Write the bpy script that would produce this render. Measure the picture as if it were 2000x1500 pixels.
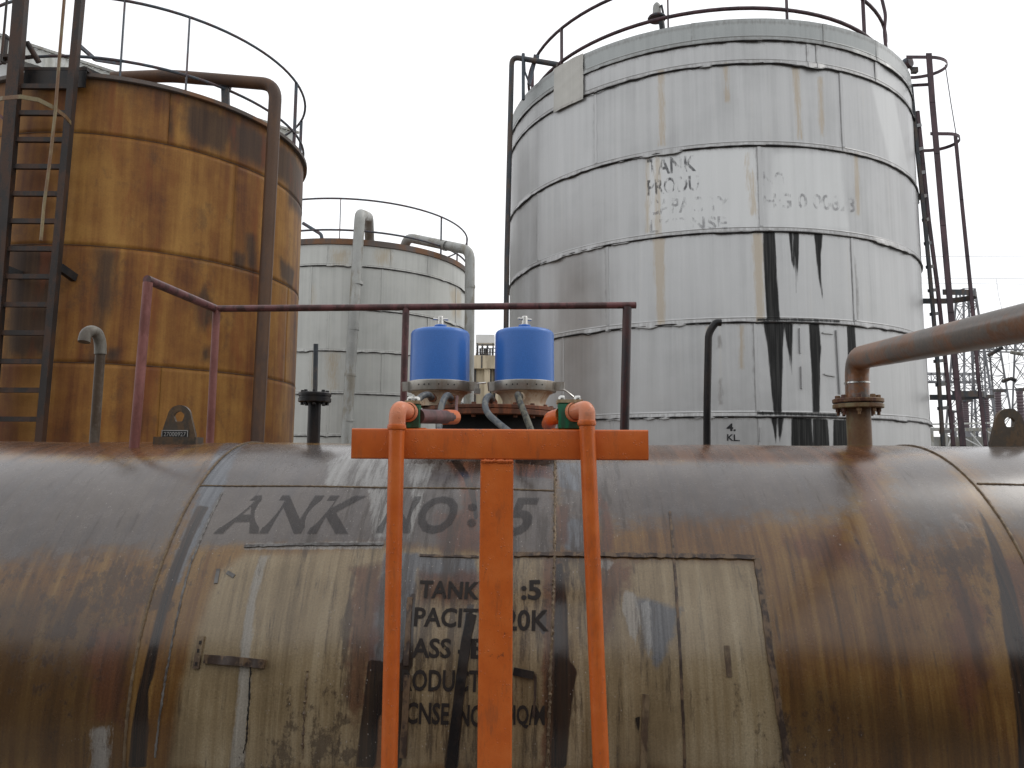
import bpy, math, random
import numpy as np
from mathutils import Vector, Matrix

# ------------------------------------------------------------------ scene, camera, light
S = bpy.context.scene
for o in list(bpy.data.objects):
    bpy.data.objects.remove(o, do_unlink=True)
COL = S.collection
R = math.radians
rng = random.Random(7)
nrg = np.random.default_rng(11)

FPX = 1441.37                       # focal length in pixels of a 2000 px wide picture
PITCH, ROLL = R(6.134), R(0.335)
CZ = 3.0                            # eye height above the yard (camera stands on a gantry)
cam_d = bpy.data.cameras.new('camera')
cam_d.sensor_width = 36.0
cam_d.lens = FPX / 2000 * 36
cam_d.clip_end = 2000
cam_d.clip_start = 0.05
cam = bpy.data.objects.new('camera', cam_d)
COL.objects.link(cam)
cp, sp, cr, sr = math.cos(PITCH), math.sin(PITCH), math.cos(ROLL), math.sin(ROLL)
AF = np.array([0, cp, sp])
AU0 = np.array([0, -sp, cp])
AX0 = np.array([1.0, 0, 0])
AX = cr * AX0 + sr * AU0
AU = -sr * AX0 + cr * AU0
cam.matrix_world = Matrix(((AX[0], AU[0], -AF[0], 0), (AX[1], AU[1], -AF[1], 0), (AX[2], AU[2], -AF[2], CZ), (0, 0, 0, 1)))
S.camera = cam

S.view_settings.view_transform = 'Standard'
S.view_settings.look = 'None'
S.view_settings.gamma = 1
S.view_settings.exposure = 0.0
S.view_settings.use_curve_mapping = False

SUN_EL, SUN_AZ = R(48), R(72)       # azimuth measured from +Y (view direction) towards +X (right)
W = bpy.data.worlds.new('World')
S.world = W
W.use_nodes = True
wn, wl = W.node_tree.nodes, W.node_tree.links
wn.clear()
w_out = wn.new('ShaderNodeOutputWorld')
w_bg = wn.new('ShaderNodeBackground')
w_bg.inputs['Strength'].default_value = 0.135
w_sky = wn.new('ShaderNodeTexSky')
w_sky.sky_type = 'NISHITA'
w_sky.sun_disc = False
w_sky.sun_elevation = SUN_EL
w_sky.sun_rotation = SUN_AZ
w_sky.dust_density = 3.0
w_tc = wn.new('ShaderNodeTexCoord')
w_no = wn.new('ShaderNodeTexNoise')
w_no.inputs['Scale'].default_value = 1.6
w_no.inputs['Detail'].default_value = 3
w_cr = wn.new('ShaderNodeValToRGB')     # cloud deck: bright overcast with slight variation
w_cr.color_ramp.elements[0].position = 0.3
w_cr.color_ramp.elements[0].color = (8.9, 9.0, 9.2, 1)
w_cr.color_ramp.elements[1].position = 0.7
w_cr.color_ramp.elements[1].color = (10.6, 10.6, 10.6, 1)
w_mx = wn.new('ShaderNodeMixRGB')
w_mx.inputs['Fac'].default_value = 0.88
wl.new(w_tc.outputs['Generated'], w_no.inputs['Vector'])
wl.new(w_no.outputs['Fac'], w_cr.inputs['Fac'])
wl.new(w_sky.outputs['Color'], w_mx.inputs['Color1'])
wl.new(w_cr.outputs['Color'], w_mx.inputs['Color2'])
wl.new(w_mx.outputs['Color'], w_bg.inputs['Color'])
wl.new(w_bg.outputs['Background'], w_out.inputs['Surface'])

sun_d = bpy.data.lights.new('sun', 'SUN')
sun_d.energy = 0.6
sun_d.angle = R(22)
sun_d.color = (1.0, 0.97, 0.92)
sun = bpy.data.objects.new('sun', sun_d)
COL.objects.link(sun)
sun_dir = Vector((math.sin(SUN_AZ) * math.cos(SUN_EL), math.cos(SUN_AZ) * math.cos(SUN_EL), math.sin(SUN_EL)))
sun.rotation_euler = sun_dir.to_track_quat('Z', 'Y').to_euler()

# ------------------------------------------------------------------ survey helpers
def ray(px, py):
    c = (px - 1000) / FPX * AX - (py - 750) / FPX * AU + AF
    return c

def P(px, py, Y):
    """point of the place seen at a survey pixel, at distance Y along +Y"""
    v = ray(px, py)
    v = v * (Y / v[1])
    return np.array([v[0], v[1], v[2] + CZ])

def hit(px, py, cx, cy, rad):
    """theta (0 = towards camera, + to the right) and height on a vertical cylinder"""
    v = ray(px, py)
    a = v[0] ** 2 + v[1] ** 2
    b = v[0] * cx + v[1] * cy
    d = max(b * b - a * (cx * cx + cy * cy - rad * rad), 0)
    t = (b - math.sqrt(d)) / a
    x, y = t * v[0] - cx, t * v[1] - cy
    th = math.atan2(x, -y)
    return th, t * v[2] + CZ

def cyl(cx, cy, r, th, z):
    return np.array([cx + r * math.sin(th), cy - r * math.cos(th), z])

# ------------------------------------------------------------------ mesh builder
class MB:
    def __init__(s):
        s.v, s.f = [], []

    def add(s, v, f):
        o = len(s.v)
        s.v.extend([tuple(map(float, p)) for p in v])
        s.f.extend([tuple(i + o for i in q) for q in f])
        return s

    def box(s, lo, hi):
        x0, y0, z0 = lo
        x1, y1, z1 = hi
        v = [(x0, y0, z0), (x1, y0, z0), (x1, y1, z0), (x0, y1, z0), (x0, y0, z1), (x1, y0, z1), (x1, y1, z1), (x0, y1, z1)]
        return s.add(v, [(0, 3, 2, 1), (4, 5, 6, 7), (0, 1, 5, 4), (1, 2, 6, 5), (2, 3, 7, 6), (3, 0, 4, 7)])

    def bar(s, a, b, w, h, up=(0, 0, 1)):
        """rectangular bar from a to b; w across, h along up"""
        a, b = Vector(a), Vector(b)
        d = (b - a).normalized()
        u = Vector(up)
        if abs(d.dot(u)) > 0.98:
            u = Vector((0, 1, 0))
        x = d.cross(u).normalized()
        u = x.cross(d).normalized()
        v = []
        for p in (a, b):
            for sx, sy in ((-1, -1), (1, -1), (1, 1), (-1, 1)):
                v.append(p + x * (sx * w / 2) + u * (sy * h / 2))
        return s.add(v, [(0, 1, 2, 3), (7, 6, 5, 4), (0, 4, 5, 1), (1, 5, 6, 2), (2, 6, 7, 3), (3, 7, 4, 0)])

    def tube(s, pts, r, seg=12, caps=True):
        pts = [Vector(p) for p in pts]
        n = len(pts)
        rr = r if isinstance(r, (list, tuple)) else [r] * n
        tang = []
        for i in range(n):
            t = (pts[min(i + 1, n - 1)] - pts[max(i - 1, 0)])
            tang.append(t.normalized())
        u = Vector((0, 0, 1)) if abs(tang[0].z) < 0.9 else Vector((0, 1, 0))
        x = tang[0].cross(u).normalized()
        v = []
        for i in range(n):
            x = (x - tang[i] * x.dot(tang[i])).normalized()
            y = tang[i].cross(x)
            for k in range(seg):
                a = 2 * math.pi * k / seg
                v.append(pts[i] + (x * math.cos(a) + y * math.sin(a)) * rr[i])
        f = []
        for i in range(n - 1):
            for k in range(seg):
                k2 = (k + 1) % seg
                f.append((i * seg + k, i * seg + k2, (i + 1) * seg + k2, (i + 1) * seg + k))
        if caps:
            f.append(tuple(reversed(range(seg))))
            f.append(tuple((n - 1) * seg + k for k in range(seg)))
        return s.add(v, f)

    def lathe(s, prof, c, seg=32, axis=(0, 0, 1), a0=0, a1=2 * math.pi):
        """prof = [(r, h)] about axis through c"""
        c = Vector(c)
        ax = Vector(axis).normalized()
        u = Vector((1, 0, 0)) if abs(ax.x) < 0.9 else Vector((0, 1, 0))
        u = (u - ax * u.dot(ax)).normalized()
        w = ax.cross(u)
        full = abs(a1 - a0 - 2 * math.pi) < 1e-6
        m = seg if full else seg + 1
        v = []
        for (r, h) in prof:
            for k in range(m):
                a = a0 + (a1 - a0) * k / seg
                v.append(c + ax * h + (u * math.cos(a) + w * math.sin(a)) * max(r, 1e-4))
        f = []
        for i in range(len(prof) - 1):
            for k in range(seg):
                k2 = (k + 1) % m
                f.append((i * m + k, i * m + k2, (i + 1) * m + k2, (i + 1) * m + k))
        return s.add(v, f)

    def hexbolt(s, c, r, h, axis=(0, 0, 1)):
        return s.lathe([(0, 0), (r, 0), (r, h * .8), (r * .85, h), (0, h)], c, 6, axis)

    def build(s, name, mat, parent=None, smooth=None, origin=None, edge=35):
        """coordinates are given in the place; the mesh is stored relative to its thing"""
        if parent is not None:
            org = root_loc(parent)
        else:
            org = np.array(origin) if origin is not None else np.zeros(3)
        me = bpy.data.meshes.new(name)
        vv = np.array(s.v) - org
        me.from_pydata([tuple(p) for p in vv], [], s.f)
        me.update()
        me.materials.append(mat)
        if smooth is not False:
            me.polygons.foreach_set('use_smooth', [True] * len(me.polygons))
            me.set_sharp_from_angle(angle=R(edge))
        o = bpy.data.objects.new(name, me)
        COL.objects.link(o)
        if parent is not None:
            o.parent = parent
        else:
            o.location = org
        return o

def root_loc(o):
    l = np.array(o.location)
    while o.parent is not None:
        o = o.parent
        l = l + np.array(o.location)
    return l

def tag(o, label=None, cat=None, group=None, kind=None):
    if label: o['label'] = label
    if cat: o['category'] = cat
    if group: o['group'] = group
    if kind: o['kind'] = kind
    return o

def thing(name, label, cat, loc, group=None):
    o = bpy.data.objects.new(name, None)
    COL.objects.link(o)
    o.location = tuple(map(float, loc))
    o.empty_display_size = 0.2
    return tag(o, label, cat, group)

def copy_tree(o, parent=None):
    c = o.copy()
    COL.objects.link(c)
    if parent is not None:
        c.parent = parent
    for ch in list(o.children):
        copy_tree(ch, c)
    return c

def fillet(pts, rad, n=6):
    """round the inner corners of a polyline"""
    pts = [Vector(p) for p in pts]
    out = [pts[0]]
    for i in range(1, len(pts) - 1):
        a, b, c = pts[i - 1], pts[i], pts[i + 1]
        d1, d2 = (a - b), (c - b)
        r = min(rad, d1.length * .48, d2.length * .48)
        p1, p2 = b + d1.normalized() * r, b + d2.normalized() * r
        for k in range(n + 1):
            t = k / n
            out.append(p1 * (1 - t) ** 2 + b * 2 * t * (1 - t) + p2 * t * t)
    out.append(pts[-1])
    return out

def densify(pts, step):
    out = [np.array(pts[0], float)]
    for a, b in zip(pts[:-1], pts[1:]):
        a, b = np.array(a, float), np.array(b, float)
        n = max(1, int(np.linalg.norm(b - a) / step))
        for k in range(1, n + 1):
            out.append(a + (b - a) * k / n)
    return out

def grid_mesh(name, X, Y, Z, U, V, mat, parent, attrs=None, flip=False):
    """structured sheet with metre UVs and optional float attributes"""
    nv, nu = X.shape
    co = np.stack([X, Y, Z], -1).reshape(-1, 3) - root_loc(parent)
    idx = np.arange(nv * nu).reshape(nv, nu)
    q = np.stack([idx[:-1, :-1], idx[:-1, 1:], idx[1:, 1:], idx[1:, :-1]], -1).reshape(-1, 4)
    if flip:
        q = q[:, ::-1]
    me = bpy.data.meshes.new(name)
    me.vertices.add(len(co))
    me.vertices.foreach_set('co', co.ravel().astype(np.float32))
    me.loops.add(q.size)
    me.loops.foreach_set('vertex_index', q.ravel().astype(np.int32))
    me.polygons.add(len(q))
    me.polygons.foreach_set('loop_start', (np.arange(len(q)) * 4).astype(np.int32))
    me.polygons.foreach_set('use_smooth', np.ones(len(q), bool))
    me.update(calc_edges=True)
    uvl = me.uv_layers.new(name='UVMap')
    uv = np.stack([U, V], -1).reshape(-1, 2)[q.ravel()]
    uvl.data.foreach_set('uv', uv.ravel().astype(np.float32))
    if attrs:
        for k, a in attrs.items():
            at = me.attributes.new(k, 'FLOAT', 'POINT')
            at.data.foreach_set('value', a.ravel().astype(np.float32))
    me.validate()
    me.materials.append(mat)
    o = bpy.data.objects.new(name, me)
    COL.objects.link(o)
    o.parent = parent
    return o

def sdf_poly(pu, pv, poly):
    """signed distance (negative inside) of points to a polygon, all in metres"""
    poly = np.array(poly, float)
    n = len(poly)
    d = np.full(pu.shape, 1e9)
    inside = np.zeros(pu.shape, bool)
    for i in range(n):
        a, b = poly[i], poly[(i + 1) % n]
        e = b - a
        wx, wy = pu - a[0], pv - a[1]
        t = np.clip((wx * e[0] + wy * e[1]) / max(e @ e, 1e-12), 0, 1)
        d = np.minimum(d, np.hypot(wx - e[0] * t, wy - e[1] * t))
        c = ((a[1] > pv) != (b[1] > pv))
        with np.errstate(divide='ignore', invalid='ignore'):
            xi = (b[0] - a[0]) * (pv - a[1]) / (b[1] - a[1] + 1e-15) + a[0]
        inside ^= (c & (pu < xi))
    return np.where(inside, -d, d)

def paint(pu, pv, polys):
    """polys = [(poly, halfwidth)] -> mask 0..1, 0.5 on the outline"""
    m = np.zeros(pu.shape)
    for poly, w in polys:
        m = np.maximum(m, np.clip(0.5 - sdf_poly(pu, pv, poly) / (2 * w), 0, 1))
    return m

# ------------------------------------------------------------------ materials
class NT:
    """tiny node-graph writer"""
    def __init__(s, name):
        s.m = bpy.data.materials.new(name)
        s.m.use_nodes = True
        s.t = s.m.node_tree
        s.n, s.l = s.t.nodes, s.t.links
        s.n.clear()
        s.out = s.n.new('ShaderNodeOutputMaterial')
        s.b = s.n.new('ShaderNodeBsdfPrincipled')
        s.l.new(s.b.outputs[0], s.out.inputs['Surface'])
        s.tc = s.n.new('ShaderNodeTexCoord')

    def _set(s, sock, v):
        if hasattr(v, 'is_output'):
            s.l.new(v, sock)
        elif isinstance(v, (tuple, list)):
            sock.default_value = (*v, 1) if len(v) == 3 and sock.type == 'RGBA' else v
        else:
            sock.default_value = v

    def coord(s, scale=(1, 1, 1), kind='Object', off=(0, 0, 0)):
        mp = s.n.new('ShaderNodeMapping')
        mp.inputs['Scale'].default_value = scale
        mp.inputs['Location'].default_value = off
        s.l.new(s.tc.outputs[kind], mp.inputs['Vector'])
        return mp.outputs[0]

    def noise(s, vec, scale=1, detail=4, rough=.55, dist=0):
        n = s.n.new('ShaderNodeTexNoise')
        s.l.new(vec, n.inputs['Vector'])
        n.inputs['Scale'].default_value = scale
        n.inputs['Detail'].default_value = detail
        n.inputs['Roughness'].default_value = rough
        n.inputs['Distortion'].default_value = dist
        return n.outputs['Fac']

    def voro(s, vec, scale=1, out='Distance'):
        n = s.n.new('ShaderNodeTexVoronoi')
        s.l.new(vec, n.inputs['Vector'])
        n.inputs['Scale'].default_value = scale
        return n.outputs[out]

    def ss(s, x, a, b, lo=0.0, hi=1.0):
        n = s.n.new('ShaderNodeMapRange')
        n.interpolation_type = 'SMOOTHSTEP'
        s._set(n.inputs['Value'], x)
        n.inputs['From Min'].default_value = a
        n.inputs['From Max'].default_value = b
        n.inputs['To Min'].default_value = lo
        n.inputs['To Max'].default_value = hi
        return n.outputs[0]

    def math(s, op, a, b=0.0, c=None):
        n = s.n.new('ShaderNodeMath')
        n.operation = op
        s._set(n.inputs[0], a)
        s._set(n.inputs[1], b)
        if c is not None:
            s._set(n.inputs[2], c)
        return n.outputs[0]

    def mix(s, fac, a, b, mode='MIX'):
        n = s.n.new('ShaderNodeMixRGB')
        n.blend_type = mode
        s._set(n.inputs['Fac'], fac)
        s._set(n.inputs['Color1'], a)
        s._set(n.inputs['Color2'], b)
        return n.outputs[0]

    def ramp(s, fac, stops):
        n = s.n.new('ShaderNodeValToRGB')
        e = n.color_ramp.elements
        while len(e) < len(stops):
            e.new(0.5)
        for i, (p, c) in enumerate(stops):
            e[i].position = p
            e[i].color = (*c, 1)
        s.l.new(fac, n.inputs['Fac'])
        return n.outputs[0]

    def attr(s, name):
        n = s.n.new('ShaderNodeAttribute')
        n.attribute_name = name
        return n.outputs['Fac']

    def mask(s, name, noise, amp=.35, e=.08):
        """painted outline broken up by noise"""
        a = s.attr(name)
        on = s.ss(a, 0.0, 0.12)
        v = s.math('ADD', a, s.math('MULTIPLY_ADD', noise, amp * 2.2, -amp * 1.1))
        return s.math('MULTIPLY', s.ss(v, .5 - e, .5 + e), on)

    def bump(s, h, strength=.3, dist=.01, prev=None):
        n = s.n.new('ShaderNodeBump')
        n.inputs['Strength'].default_value = strength
        n.inputs['Distance'].default_value = dist
        s.l.new(h, n.inputs['Height'])
        if prev is not None:
            s.l.new(prev, n.inputs['Normal'])
        return n.outputs[0]

    def done(s, color=None, rough=None, metal=None, normal=None, spec=None, coat=None, coat_rough=None, alpha=None):
        for k, v in (('Base Color', color), ('Roughness', rough), ('Metallic', metal), ('Normal', normal),
                     ('Specular IOR Level', spec), ('Coat Weight', coat), ('Coat Roughness', coat_rough), ('Alpha', alpha)):
            if v is not None:
                s._set(s.b.inputs[k], v)
        return s.m

def worn(name, base, worn_col=None, amount=.45, rough=.5, metal=0.0, scale=6, bump=.25, stretch=(1, 1, .35), vary=.25, coat=0.0, fine=60, detail_bump=.004):
    """paint or metal with blotchy wear, streaks and fine grain"""
    t = NT(name)
    c = t.coord(stretch)
    c1 = t.coord((1, 1, 1))
    n1 = t.noise(c, scale, 6, .65)
    n2 = t.noise(c1, fine, 3, .6)
    n3 = t.noise(c1, scale * .35, 3, .5)
    dark = tuple(x * (1 - vary) for x in base)
    lite = tuple(min(1, x * (1 + vary)) for x in base)
    col = t.ramp(n3, [(.3, dark), (.7, lite)])
    if worn_col:
        w = t.ss(t.math('ADD', n1, t.math('MULTIPLY', n2, .25)), .72 - amount * .3, .86 - amount * .3)
        col = t.mix(w, col, worn_col)
    col = t.mix(.18, col, t.ramp(n2, [(.3, (.0, .0, .0)), (.7, lite)]))
    nb = t.bump(t.math('ADD', t.math('MULTIPLY', n1, .7), t.math('MULTIPLY', n2, .3)), bump, detail_bump)
    rg = t.math('MULTIPLY_ADD', n1, .3, rough - .15)
    return t.done(col, rg, metal, nb, spec=.28, coat=coat * .45, coat_rough=.2)

M = {}
M['orange'] = None

def orange_mat(name='orange_paint', pale=0.0):
    t = NT(name)
    c = t.coord()
    n1, n2 = t.noise(c, 9, 5, .6), t.noise(c, 140, 3, .6)
    drops = t.voro(c, 95)
    sel = t.noise(c, 26, 2, .5)
    dm = t.math('MULTIPLY', t.ss(drops, .30, .12), t.ss(sel, .54, .62))
    col = t.ramp(n1, [(.25, (.48, .096, .014)), (.5, (.57, .126, .019)), (.8, (.64, .178, .042))])
    col = t.mix(t.math('MULTIPLY', t.ss(n2, .62, .75), .35), col, (.16, .05, .025))
    col = t.mix(t.math('MULTIPLY', t.ss(t.noise(t.coord((1, 1, .3), off=(3, 1, 7)), 14, 6, .7), .66, .74), .55), col, (.10, .035, .02))
    col = t.mix(t.math('MULTIPLY', dm, .25), col, (.62, .30, .2))
    h = t.math('ADD', t.math('MULTIPLY', n2, .25), t.math('ADD', t.math('MULTIPLY', n1, .35), t.math('MULTIPLY', dm, .9)))
    nb = t.bump(h, .55, .0035)
    col = t.mix(t.math('MULTIPLY', t.ss(t.noise(t.coord((1, 1, .22), off=(5, 2, 1)), 22, 7, .75), .50, .68), .55), col, (.26, .082, .03))
    chip = t.ss(t.math('ADD', t.math('MULTIPLY', t.noise(c, 48, 6, .7), .5), t.math('MULTIPLY', t.noise(c, 5, 3, .5), .5)), .615, .635)
    col = t.mix(t.math('MULTIPLY', chip, .7), col, (.075, .035, .022))
    if pale:
        col = t.mix(t.ss(n1, .3, .7, pale * .6, pale), col, (.62, .28, .17))
    fac = t.n.new('ShaderNodeObjectInfo')
    col = t.mix(t.ss(fac.outputs['Random'], 0, 1, 0.0, .25), col, (.30, .055, .012))
    rg = t.math('SUBTRACT', .47, t.math('MULTIPLY', dm, .25))
    return t.done(col, rg, 0, nb, spec=.25, coat=.30, coat_rough=.16)

M['orange'] = orange_mat()
M['orange_pale'] = orange_mat('dusty_highlit_orange_paint', .75)  # elbow paint paled by dust and painted wet highlights
M['maroon'] = worn('maroon_rail_paint', (.13, .05, .05), (.05, .025, .022), .5, .45, 0, 12, .35, coat=.3)
M['maroon_dark'] = worn('maroon_black_post', (.06, .022, .02), (.018, .018, .02), .8, .42, 0, 4, .3, coat=.3)
M['pink_post'] = worn('faded_red_paint', (.22, .088, .078), (.15, .055, .045), .5, .55, 0, 10, .25)
M['blue'] = worn('blue_paint', (.042, .160, .50), None, 0, .38, 0, 5, .10, vary=.07, coat=.5, fine=220, detail_bump=.001)
M['chrome'] = worn('polished_steel', (.62, .61, .58), (.35, .33, .3), .3, .26, 1.0, 12, .05, vary=.1)
M['clampsteel'] = worn('clamp_steel', (.46, .44, .40), (.34, .30, .25), .35, .36, .8, 9, .06, vary=.1)
M['cream'] = worn('cream_casting', (.56, .46, .34), (.42, .24, .14), .38, .5, 0, 9, .2, vary=.18)
M['hose'] = worn('grey_rubber_hose', (.075, .085, .095), (.16, .16, .15), .4, .42, 0, 30, .25)
M['hose_worn'] = worn('worn_black_hose', (.026, .028, .027), (.13, .125, .09), .50, .45, 0, 40, .3)
M['green'] = worn('green_paint', (.018, .17, .085), (.03, .07, .045), .45, .42, 0, 14, .25, coat=.2)
M['brass'] = worn('cap_plate_metal', (.42, .36, .23), (.26, .16, .09), .45, .4, .35, 20, .15)
M['rustplate'] = worn('rusty_plate', (.22, .075, .035), (.09, .04, .025), .55, .6, 0, 22, .5)
M['black'] = worn('black_tar_steel', (.009, .009, .010), (.022, .016, .013), .5, .38, 0, 10, .3)
M['darksteel'] = worn('dark_painted_steel', (.05, .058, .066), (.10, .075, .06), .5, .5, 0, 8, .25)
M['ladder'] = worn('dark_rusty_ladder_steel', (.026, .021, .019), (.06, .03, .018), .5, .55, 0, 6, .25)
M['bluegrey'] = worn('blue_grey_rail', (.075, .095, .115), (.10, .06, .06), .5, .5, 0, 8, .2)
M['purplesteel'] = worn('red_oxide_steel', (.085, .050, .058), (.045, .034, .04), .5, .5, 0, 7, .2)
M['pipe_rust'] = worn('rusty_wet_pipe', (.25, .115, .055), (.12, .118, .11), .60, .32, .15, 4.0, .35, stretch=(1, 1, 1), vary=.45, coat=.7)
M['pipe_rust2'] = worn('galvanised_rusty_pipe', (.27, .22, .17), (.22, .085, .035), .55, .34, .25, 7, .3, stretch=(1, 1, 1), vary=.3, coat=.2)
M['blocker_dark'] = worn('dark_blocker_sheet', (.075, .06, .05), (.05, .04, .035), .5, .7, 0, 1, .2)  # for the added unseen block behind the camera
M['neck_shade'] = worn('shaded_black_neck', (.008, .008, .008), None, 0, .85, 0, 6, .1)  # near-black base paints the flange's shadow into the neck
M['vent'] = worn('dull_zinc_elbow', (.17, .16, .135), (.10, .085, .07), .5, .42, .2, 10, .2)
M['vent_stem'] = worn('brown_vent_stem', (.075, .052, .034), (.11, .09, .07), .45, .5, .1, 9, .2)
M['olivepipe'] = worn('olive_rust_nozzle', (.20, .16, .085), (.14, .07, .035), .5, .45, 0, 6, .3, vary=.25)
M['flange'] = worn('rusty_flange', (.095, .04, .025), (.20, .12, .055), .5, .5, 0, 24, .4)
M['galv'] = worn('grey_lagging', (.33, .335, .32), (.22, .20, .16), .4, .5, .15, 3, .15)
M['brownpipe'] = worn('brown_drop_pipe', (.10, .052, .028), (.065, .04, .03), .5, .5, 0, 3, .2)
M['lug'] = worn('dull_steel_lug', (.085, .07, .055), (.13, .085, .05), .5, .42, .2, 18, .3, coat=.2)
M['lattice'] = worn('pylon_steel', (.20, .205, .22), (.17, .165, .17), .3, .6, .2, 2, .1)
M['insulator'] = worn('brown_insulator', (.12, .09, .10), None, 0, .35, 0, 3, .1)
M['beige'] = worn('beige_render', (.55, .47, .34), (.38, .32, .23), .4, .85, 0, 1.2, .2, stretch=(2, 2, .3))
M['concrete'] = worn('yard_concrete', (.25, .24, .22), (.16, .15, .14), .5, .8, 0, .8, .3, stretch=(1, 1, 1), fine=18)
M['sheetroof'] = worn('pale_roof_sheet', (.55, .56, .54), (.40, .40, .36), .4, .6, .1, 1.5, .15)
M['whitewall'] = worn('white_wall', (.66, .67, .67), (.45, .44, .42), .4, .75, 0, 1.1, .15)
M['winglass'] = worn('dusty_window', (.16, .14, .18), None, 0, .25, 0, 3, .05)
M['wire'] = worn('wire_metal', (.10, .10, .11), None, 0, .5, .5, 3, .05)
M['weld'] = worn('weld_bead', (.16, .115, .07), (.10, .07, .045), .5, .45, .2, 40, .6, stretch=(1, 1, 1))
M['darkstrip'] = worn('dark_strip', (.05, .035, .028), (.15, .10, .06), .5, .35, .05, 25, .5, coat=.3)
M['tanstrip'] = worn('tan_strip', (.17, .125, .075), (.07, .045, .03), .5, .4, 0, 20, .4, coat=.2)
M['greystrip'] = worn('grey_strip', (.13, .125, .12), (.06, .05, .045), .5, .35, 0, 20, .4, coat=.3)
M['roofsteel'] = worn('tank_roof_steel', (.12, .10, .09), (.2, .1, .05), .5, .7, 0, 1.5, .2)
M['liner'] = worn('dark_insulation', (.03, .03, .03), None, 0, .9, 0, 3, .1)
M['plate_black'] = worn('nameplate_black', (.03, .03, .032), None, 0, .4, .2, 20, .1)
M['plate_silver'] = worn('nameplate_silver', (.42, .42, .40), None, 0, .4, .6, 20, .1)
M['blackpaint'] = worn('black_lettering', (.02, .02, .022), None, 0, .5, 0, 20, .1)

def faded_paint(name, col, cover, scale=30, rough=.5, stretch=(1, 1, .4), alpha=None):
    """lettering worn through to the metal: paint flakes with real gaps"""
    t = NT(name)
    n = t.noise(t.coord(stretch), scale, 6, .7)
    a = t.ss(n, .58 - cover * .3, .66 - cover * .3 + .06)
    return t.done(col, rough, 0, spec=.2, alpha=t.math('MULTIPLY', a, alpha or min(1.0, .35 + cover)))

M['ink'] = faded_paint('worn_black_lettering', (.022, .018, .016), 1.0, 40)
M['ink_grey'] = faded_paint('ghost_grey_lettering', (.045, .043, .045), 1.5, 16, alpha=.42)
M['ink_tank'] = faded_paint('flaked_stencil_lettering', (.05, .052, .06), .46, 8, alpha=.6)
M['ink_ghost'] = faded_paint('ghost_stencil_lettering', (.24, .24, .25), .34, 8, alpha=.42)

# ---- brown tank plate
def brown_mat():
    t = NT('ochre_rust_shell')
    uv = t.coord(kind='UV')
    st = t.noise(t.coord((1.9, .15, 1), 'UV'), 1.5, 5, .55, .3)
    st2 = t.noise(t.coord((9, .25, 1), 'UV', (5, 2, 0)), 1.0, 5, .65)
    bl = t.noise(uv, 1.5, 6, .65)
    fi = t.noise(uv, 45, 3, .6)
    k = t.math('ADD', t.math('MULTIPLY', st, .55), t.math('ADD', t.math('MULTIPLY', st2, .2), t.math('MULTIPLY', bl, .3)))
    col = t.ramp(k, [(.36, (.05, .023, .012)), (.44, (.14, .052, .016)), (.52, (.225, .098, .023)), (.64, (.345, .178, .044))])
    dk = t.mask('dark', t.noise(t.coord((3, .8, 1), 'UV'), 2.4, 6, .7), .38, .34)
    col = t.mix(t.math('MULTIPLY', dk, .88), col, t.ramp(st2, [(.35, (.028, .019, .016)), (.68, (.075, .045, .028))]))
    sp = t.ss(t.noise(t.coord((1, .6, 1), 'UV', (9, 4, 0)), 2.6, 8, .78), .52, .66)
    col = t.mix(t.math('MULTIPLY', sp, .40), col, (.06, .035, .025))
    col = t.mix(.22, col, t.ramp(fi, [(.3, (.3, .3, .3)), (.7, (1, 1, 1))]), 'MULTIPLY')
    rd = t.ss(t.noise(t.coord((2.2, .5, 1), 'UV', (2, 9, 0)), 1.2, 6, .65), .52, .66)
    col = t.mix(t.math('MULTIPLY', rd, .5), col, (.17, .045, .014))
    nb = t.bump(t.math('ADD', t.math('MULTIPLY', bl, .8), t.math('MULTIPLY', fi, .2)), .2, .02)
    return t.done(col, .58, 0, nb, spec=.22)
M['brown'] = brown_mat()

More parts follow.
